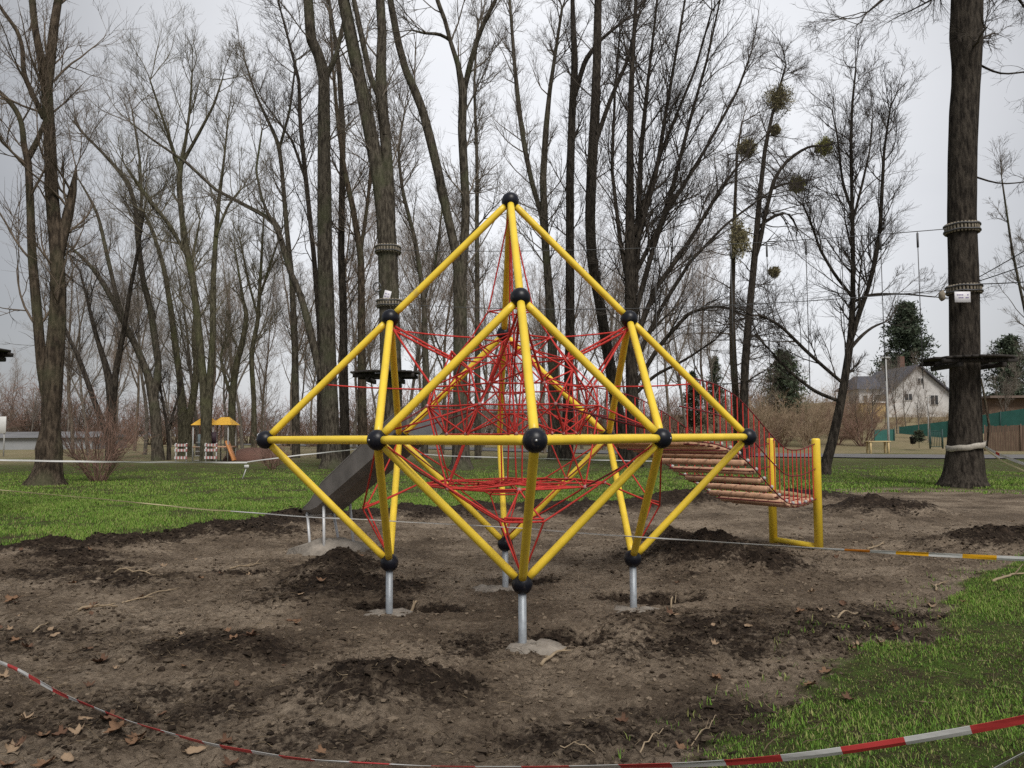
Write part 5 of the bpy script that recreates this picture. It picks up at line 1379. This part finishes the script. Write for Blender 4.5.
# clods
g = np.random.default_rng(21)
n = 330000
x = g.uniform(-7.5, 8, n); y = CY + 1.9 + 13 * g.random(n) ** 1.35
hh, so, dk, sdm = height(x, y, True)
dep = y - CY
sz = 0.0035 + 0.013 * g.random(n) ** 3 + 0.018 * (g.random(n) < 0.012) * g.random(n) + 0.03 * (dk > 0.5) * (g.random(n) < 0.006) * g.random(n)
pt_ch = 0.10 + 0.60 * np.clip(dk, 0, 1) ** 1.5 + 0.25 * np.clip(fbm(x * 1.2, y * 1.2, 61, 3) + fbm(x * 5, y * 5, 62, 2), 0, 1)
keep = (sdm > -0.05) & in_view(x, y) & (g.random(n) < pt_ch) & (sz > 0.0009 * dep)
x, y, hh, dk, sz = x[keep], y[keep], hh[keep], dk[keep], sz[keep]; n = len(x)
ico = np.array([(0, 0, 1), (0.89, 0, 0.45), (0.28, 0.85, 0.45), (-0.72, 0.53, 0.45), (-0.72, -0.53, 0.45), (0.28, -0.85, 0.45), (0.72, 0.53, -0.45), (-0.28, 0.85, -0.45), (-0.89, 0, -0.45), (-0.28, -0.85, -0.45), (0.72, -0.53, -0.45), (0, 0, -1)])
ifc = np.array([(0, 1, 2), (0, 2, 3), (0, 3, 4), (0, 4, 5), (0, 5, 1), (1, 6, 2), (2, 6, 7), (2, 7, 3), (3, 7, 8), (3, 8, 4), (4, 8, 9), (4, 9, 5), (5, 9, 10), (5, 10, 1), (1, 10, 6), (11, 7, 6), (11, 8, 7), (11, 9, 8), (11, 10, 9), (11, 6, 10)])
V = ico[None] * (1 + 0.32 * g.standard_normal((n, 12, 1))) * (sz[:, None, None] * np.stack([g.uniform(0.8, 1.7, n), g.uniform(0.8, 1.7, n), g.uniform(0.5, 0.95, n)], -1)[:, None, :])
V = V + np.stack([x, y, hh + sz * 0.25], -1)[:, None, :]
fc = (ifc[None] + (np.arange(n) * 12)[:, None, None]).reshape(-1, 3)
tn = np.clip(0.86 - 0.64 * np.clip(dk * 1.1, 0, 1) + g.normal(0, 0.17, n), 0.02, 1)
tag(MB().add(V.reshape(-1, 3), [fc], 0, np.repeat(tn, 12)).build('soil_clods', M_soil_o, None, smooth=False), 'crumbs and clods of dug soil', None, None, 'stuff')

# litter: roots, straw, twiglets
n = 42000
x = g.uniform(-6.5, 7.5, n); y = CY + 1.8 + 10.5 * g.random(n) ** 1.5; hh, so, dk, sdm = height(x, y, True)
keep = (sdm > -2.5) & in_view(x, y) & (g.random(n) < np.where(sdm < -0.3, 0.45, 0.35) + 0.6 * np.clip(dk, 0, 1) + 0.3 * sstep(-1, -3, x)); x, y, hh = x[keep], y[keep], hh[keep]; n = len(x)
a = g.random(n) * 6.28
L_ = 0.02 + 0.13 * g.random(n) ** 2.2
A = walk(np.stack([x, y, hh + 0.006], -1), np.stack([np.cos(a), np.sin(a), g.uniform(-0.05, 0.3, n)], -1), L_, 0.0012 + 0.0016 * g.random(n), 4, -0.03, 0.28, 0.0008, g)
P = A[0]; zz = height(P[..., 0].ravel(), P[..., 1].ravel()).reshape(P.shape[:2]); P[..., 2] = np.maximum(P[..., 2], zz + 0.004)
tn = np.clip(g.beta(1.3, 2.2, n), 0, 1)
tag(MB().tubes(P, A[1], 3, attr=np.maximum(tn, 0.01)).build('plant_litter', M_litter, None), 'fine roots and straw strewn over the soil', None, None, 'stuff')

# dead leaves -----------------------------------------------------------------
def leaf_mesh(seed, kind):
    g = np.random.default_rng(seed); n = 36; a = np.linspace(0, 2 * math.pi, n, endpoint=False)
    if kind == 0:  # lobed maple-like
        r = 0.55 + 0.42 * np.abs(np.cos(2.5 * a)) ** 1.3 + 0.08 * np.cos(13 * a); r *= 1 - 0.35 * np.exp(-((a - math.pi) / 0.3) ** 2)
    else:
        r = 0.62 + 0.34 * np.abs(np.cos(a)) ** 1.5
    r = r * (1 + 0.05 * g.standard_normal(n))
    curl = g.uniform(0.4, 1.1); tw = g.uniform(-0.5, 0.5)
    rings = []
    for q_ in (0.0, 0.35, 0.7, 1.0):
        X1, Y1 = r * q_ * np.cos(a), r * q_ * np.sin(a) * (1 if kind == 0 else 0.75)
        Zc = curl * (Y1 ** 2) * 0.9 + tw * X1 * Y1 * 0.6 + 0.25 * curl * X1 ** 2 + 0.05 * q_ * np.sin(5 * a + seed)
        rings.append(np.stack([X1, Y1, Zc], -1))
    V = np.stack(rings); m_ = V.shape[0]
    top = V.reshape(-1, 3); bot = top - np.array([0, 0, 0.012])
    i = np.arange(m_ * n).reshape(m_, n)
    q = np.stack([i[:-1], np.roll(i[:-1], -1, 1), np.roll(i[1:], -1, 1), i[1:]], -1).reshape(-1, 4)[:, ::-1]
    off = m_ * n; e0 = i[-1]; e1 = np.roll(e0, -1); side = np.stack([e0, e1, e1 + off, e0 + off], -1)
    mb = MB().add(np.vstack([top, bot]), [q, (q + off)[:, ::-1], side])
    st = np.array([[-0.5, 0, 0.02], [-0.9, 0.05, 0.06], [-1.3, 0.12, 0.16]]); mb.tubes(st, np.array([0.03, 0.025, 0.02]), 5)
    return mb


LP = []
for i in range(6):
    o = leaf_mesh(200 + i, 0 if i < 4 else 1).build('dead_leaf', M_leaf[i % 3], None)
    LP.append(o)
lu = set()


def put_leaf(i, u, v, s, label, g):
    o = LP[i] if i not in lu else LP[i].copy()
    if i in lu: COL.objects.link(o)
    lu.add(i); p = G(u, v, 0.03)
    z = gz(p[0], p[1]); o.location = (p[0], p[1], z + 0.012 + s * 0.1); o.scale = (s, s, s)
    o.rotation_euler = (g.uniform(-0.35, 0.35), g.uniform(-0.3, 0.3), g.uniform(0, 6.28))
    return tag(o, label, 'leaf', 'dead leaves on the ground')


gl = np.random.default_rng(33)
named = [(716, 678, 0.06, 0, 'curled tan leaf alone on the dark soil right of the front post'), (622, 720, 0.055, 1, 'orange brown leaf lying on the near soil below the front post'), (682, 743, 0.055, 3, 'folded brown leaf just above the near striped tape'),
         (826, 674, 0.055, 3, 'ochre leaf at the left tip of the near grass'), (811, 690, 0.06, 0, 'ragged tan leaf left of the near grass tip'), (848, 705, 0.05, 1, 'dark leaf half sunk in the near grass'),
         (865, 634, 0.06, 2, 'pale leaf on the soil right of the grass tip, farther of a pair'), (893, 636, 0.055, 1, 'brown leaf beside the pale leaf pair at the soil edge'), (930, 603, 0.07, 2, 'pale cluster leaf near the right grass edge'),
         (880, 649, 0.045, 2, 'small pale leaf above the near grass edge'), (852, 653, 0.045, 0, 'small tan leaf left of the grass edge pair'), (116, 668, 0.03, 2, 'tiny pale leaf alone in the left soil'),
         (182, 640, 0.035, 2, 'pale chip-like leaf left of the low dark heap'), (90, 683, 0.05, 1, 'rolled brown leaf above the left end of the striped tape'), (115, 733, 0.075, 0, 'large tan leaf below the left of the striped tape'),
         (135, 742, 0.06, 3, 'orange leaf touching the large tan leaf below the tape'), (78, 730, 0.06, 2, 'pale leaf left of the large tan leaf'), (60, 733, 0.055, 1, 'brown leaf near the bottom left corner leaf pile'),
         (45, 757, 0.075, 0, 'big ragged leaf in the bottom left corner'), (18, 742, 0.06, 1, 'dark brown leaf at the left edge above the corner'), (25, 717, 0.06, 2, 'pinkish pale leaf at the left edge below the tape'),
         (27, 648, 0.06, 1, 'flat brown leaf at the left edge, above the tape end'), (12, 603, 0.1, 0, 'large tan leaf at the left edge under the lawn rim')]
for i, (u, v, s, k, lb) in enumerate(named): put_leaf(k, u, v, s * 0.75, lb, gl)
for i in range(78):
    if i < 50: u, v = gl.uniform(-5, 480) * gl.random() ** 0.4, gl.uniform(553, 768)
    else: u, v = gl.uniform(650, 1015), gl.uniform(505, 660)
    put_leaf(int(gl.integers(0, 6)), u, v, gl.uniform(0.022, 0.055), 'small dry leaf scattered on the soil' if i < 62 else 'small dry leaf lying right of the frame', gl)

# sticks ----------------------------------------------------------------------
def stick(label, u0, v0, u1, v1, r, seed, bend=0.06, lift=0.02):
    g = np.random.default_rng(seed); a, b_ = G(u0, v0, 0.03), G(u1, v1, 0.03); t = np.linspace(0, 1, 9)[:, None]; P = a + (b_ - a) * t
    L_ = np.linalg.norm(b_ - a); P[:, :2] += np.cumsum(g.normal(0, bend * L_ / 6, (9, 2)), 0) * np.sin(np.pi * t)
    P[:, 2] = height(P[:, 0], P[:, 1]) + r + lift * np.sin(np.pi * t[:, 0])
    mb = MB().tubes(P, r * np.linspace(1.1, 0.5, 9), 7, True)
    for k in (3, 6):
        dv = norm(P[k] - P[k - 1] + g.normal(0, 0.6, 3) * L_ / 8); Q = P[k] + dv * np.linspace(0, L_ * 0.18, 3)[:, None]; Q[:, 2] = np.maximum(Q[:, 2], P[k, 2]); mb.tubes(Q, r * np.array([0.6, 0.45, 0.25]), 5)
    return tag(mb.build('stick', M_stick, None, org=P[4]), label, 'stick', 'sticks on the soil')


stick('pale stick lying level under the left lawn rim', 106, 573.5, 158, 572, 0.011, 1)
stick('short pale stick left of the long curved one', 78, 610, 118, 605, 0.012, 2)
stick('long thin stick rising to the right in the left soil', 122, 600, 180, 589, 0.007, 3)
stick('thin dark stick near the low left heap', 30, 632, 50, 622, 0.008, 4)
stick('upright curved root behind the right post', 671, 605, 676, 588, 0.008, 5, lift=0.10)
stick('pale stick below the right mound', 832, 622, 858, 616, 0.010, 6)
stick('pale wood chip beside the front footing', 541, 660, 567, 645, 0.012, 7)
stick('crooked twig by the right grass edge', 936, 590, 946, 582, 0.010, 8, 0.1)
stick('long pale stick at the right edge of the soil', 993, 585, 1030, 577, 0.014, 9, 0.12)
stick('thin bent twig on the near soil', 640, 750, 668, 722, 0.004, 10, 0.15)
stick('thin root curving on the near soil right of centre', 560, 745, 595, 752, 0.0035, 11, 0.15)
stick('pair-like thin twig right of the near heap', 690, 738, 720, 712, 0.003, 12, 0.15)
stick('pale stick low beside the slide footing', 230, 567, 262, 560, 0.010, 13)
stick('thin pale stick right of the yellow bridge posts', 867, 548, 885, 545, 0.012, 14)
stick('wood chip lying behind the left post', 405, 601, 417, 597, 0.02, 15, 0.02)

# ------------------------------------------------------------------ light
w = bpy.data.worlds.new('World'); sc.world = w; w.use_nodes = True
nt = w.node_tree; N = nt.nodes; L = nt.links; bg = N['Background']
sky = N.new('ShaderNodeTexSky'); sky.sky_type = 'NISHITA'; sky.sun_disc = False
SE, SR = R_(48), R_(35)
sky.sun_elevation = SE; sky.sun_rotation = SR; sky.air_density = 1.0; sky.dust_density = 3.0
tc = N.new('ShaderNodeTexCoord')
nz = N.new('ShaderNodeTexNoise'); nz.inputs['Scale'].default_value = 2.2; nz.inputs['Detail'].default_value = 6; nz.inputs['Roughness'].default_value = 0.5
mp = N.new('ShaderNodeMapping'); mp.inputs['Scale'].default_value = (1, 1, 2.6); L.new(tc.outputs['Generated'], mp.inputs[0]); L.new(mp.outputs[0], nz.inputs['Vector'])
rp = N.new('ShaderNodeValToRGB'); rp.color_ramp.elements[0].position = 0.25; rp.color_ramp.elements[1].position = 0.75
rp.color_ramp.elements[0].color = (4.9, 4.97, 5.15, 1); rp.color_ramp.elements[1].color = (5.6, 5.65, 5.8, 1)
L.new(nz.outputs['Fac'], rp.inputs[0])
# vignette painted into the sky colour: bright ahead, dimmer outwards
dp = N.new('ShaderNodeVectorMath'); dp.operation = 'DOT_PRODUCT'
sd = (math.sin(R_(4)) * math.cos(R_(20)), math.cos(R_(4)) * math.cos(R_(20)), math.sin(R_(20)))
nrmz = N.new('ShaderNodeVectorMath'); nrmz.operation = 'NORMALIZE'; L.new(tc.outputs['Generated'], nrmz.inputs[0])
L.new(nrmz.outputs[0], dp.inputs[0]); dp.inputs[1].default_value = sd
mr = N.new('ShaderNodeMapRange'); mr.interpolation_type = 'SMOOTHSTEP'; mr.inputs['From Min'].default_value = 0.77; mr.inputs['From Max'].default_value = 1.0; mr.inputs['To Min'].default_value = 0.43; mr.inputs['To Max'].default_value = 1.06
L.new(dp.outputs['Value'], mr.inputs['Value'])
ml = N.new('ShaderNodeVectorMath'); ml.operation = 'SCALE'; L.new(rp.outputs[0], ml.inputs[0]); L.new(mr.outputs[0], ml.inputs['Scale'])
mx = N.new('ShaderNodeMix'); mx.data_type = 'RGBA'; mx.inputs['Factor'].default_value = 0.92
L.new(sky.outputs[0], mx.inputs['A']); L.new(ml.outputs[0], mx.inputs['B']); L.new(mx.outputs['Result'], bg.inputs['Color'])
bg.inputs['Strength'].default_value = 0.096
sun = bpy.data.lights.new('sun', 'SUN'); sun.energy = 1.5; sun.angle = R_(25); sun.color = (1.0, 0.96, 0.9)
so_ = bpy.data.objects.new('sun', sun); COL.objects.link(so_)
# light comes from above, a little behind the camera's right shoulder
el, az = R_(50), R_(160)   # azimuth clockwise from +Y
dirn = Vector((math.sin(az) * math.cos(el), math.cos(az) * math.cos(el), math.sin(el)))
so_.rotation_euler = dirn.to_track_quat('Z', 'Y').to_euler()
sky.sun_elevation = el; sky.sun_rotation = az

sc.view_settings.view_transform = 'Standard'; sc.view_settings.look = 'None'; sc.view_settings.exposure = 0.84; sc.view_settings.gamma = 1.0
sc.view_settings.use_curve_mapping = False
sc.cycles.max_bounces = 6; sc.cycles.diffuse_bounces = 3; sc.cycles.glossy_bounces = 2; sc.cycles.transmission_bounces = 2; sc.cycles.transparent_max_bounces = 4
sc.cycles.use_denoising = False; sc.cycles.denoiser = 'OPENIMAGEDENOISE'; sc.cycles.denoising_input_passes = 'RGB_ALBEDO_NORMAL'; sc.cycles.denoising_prefilter = 'ACCURATE'
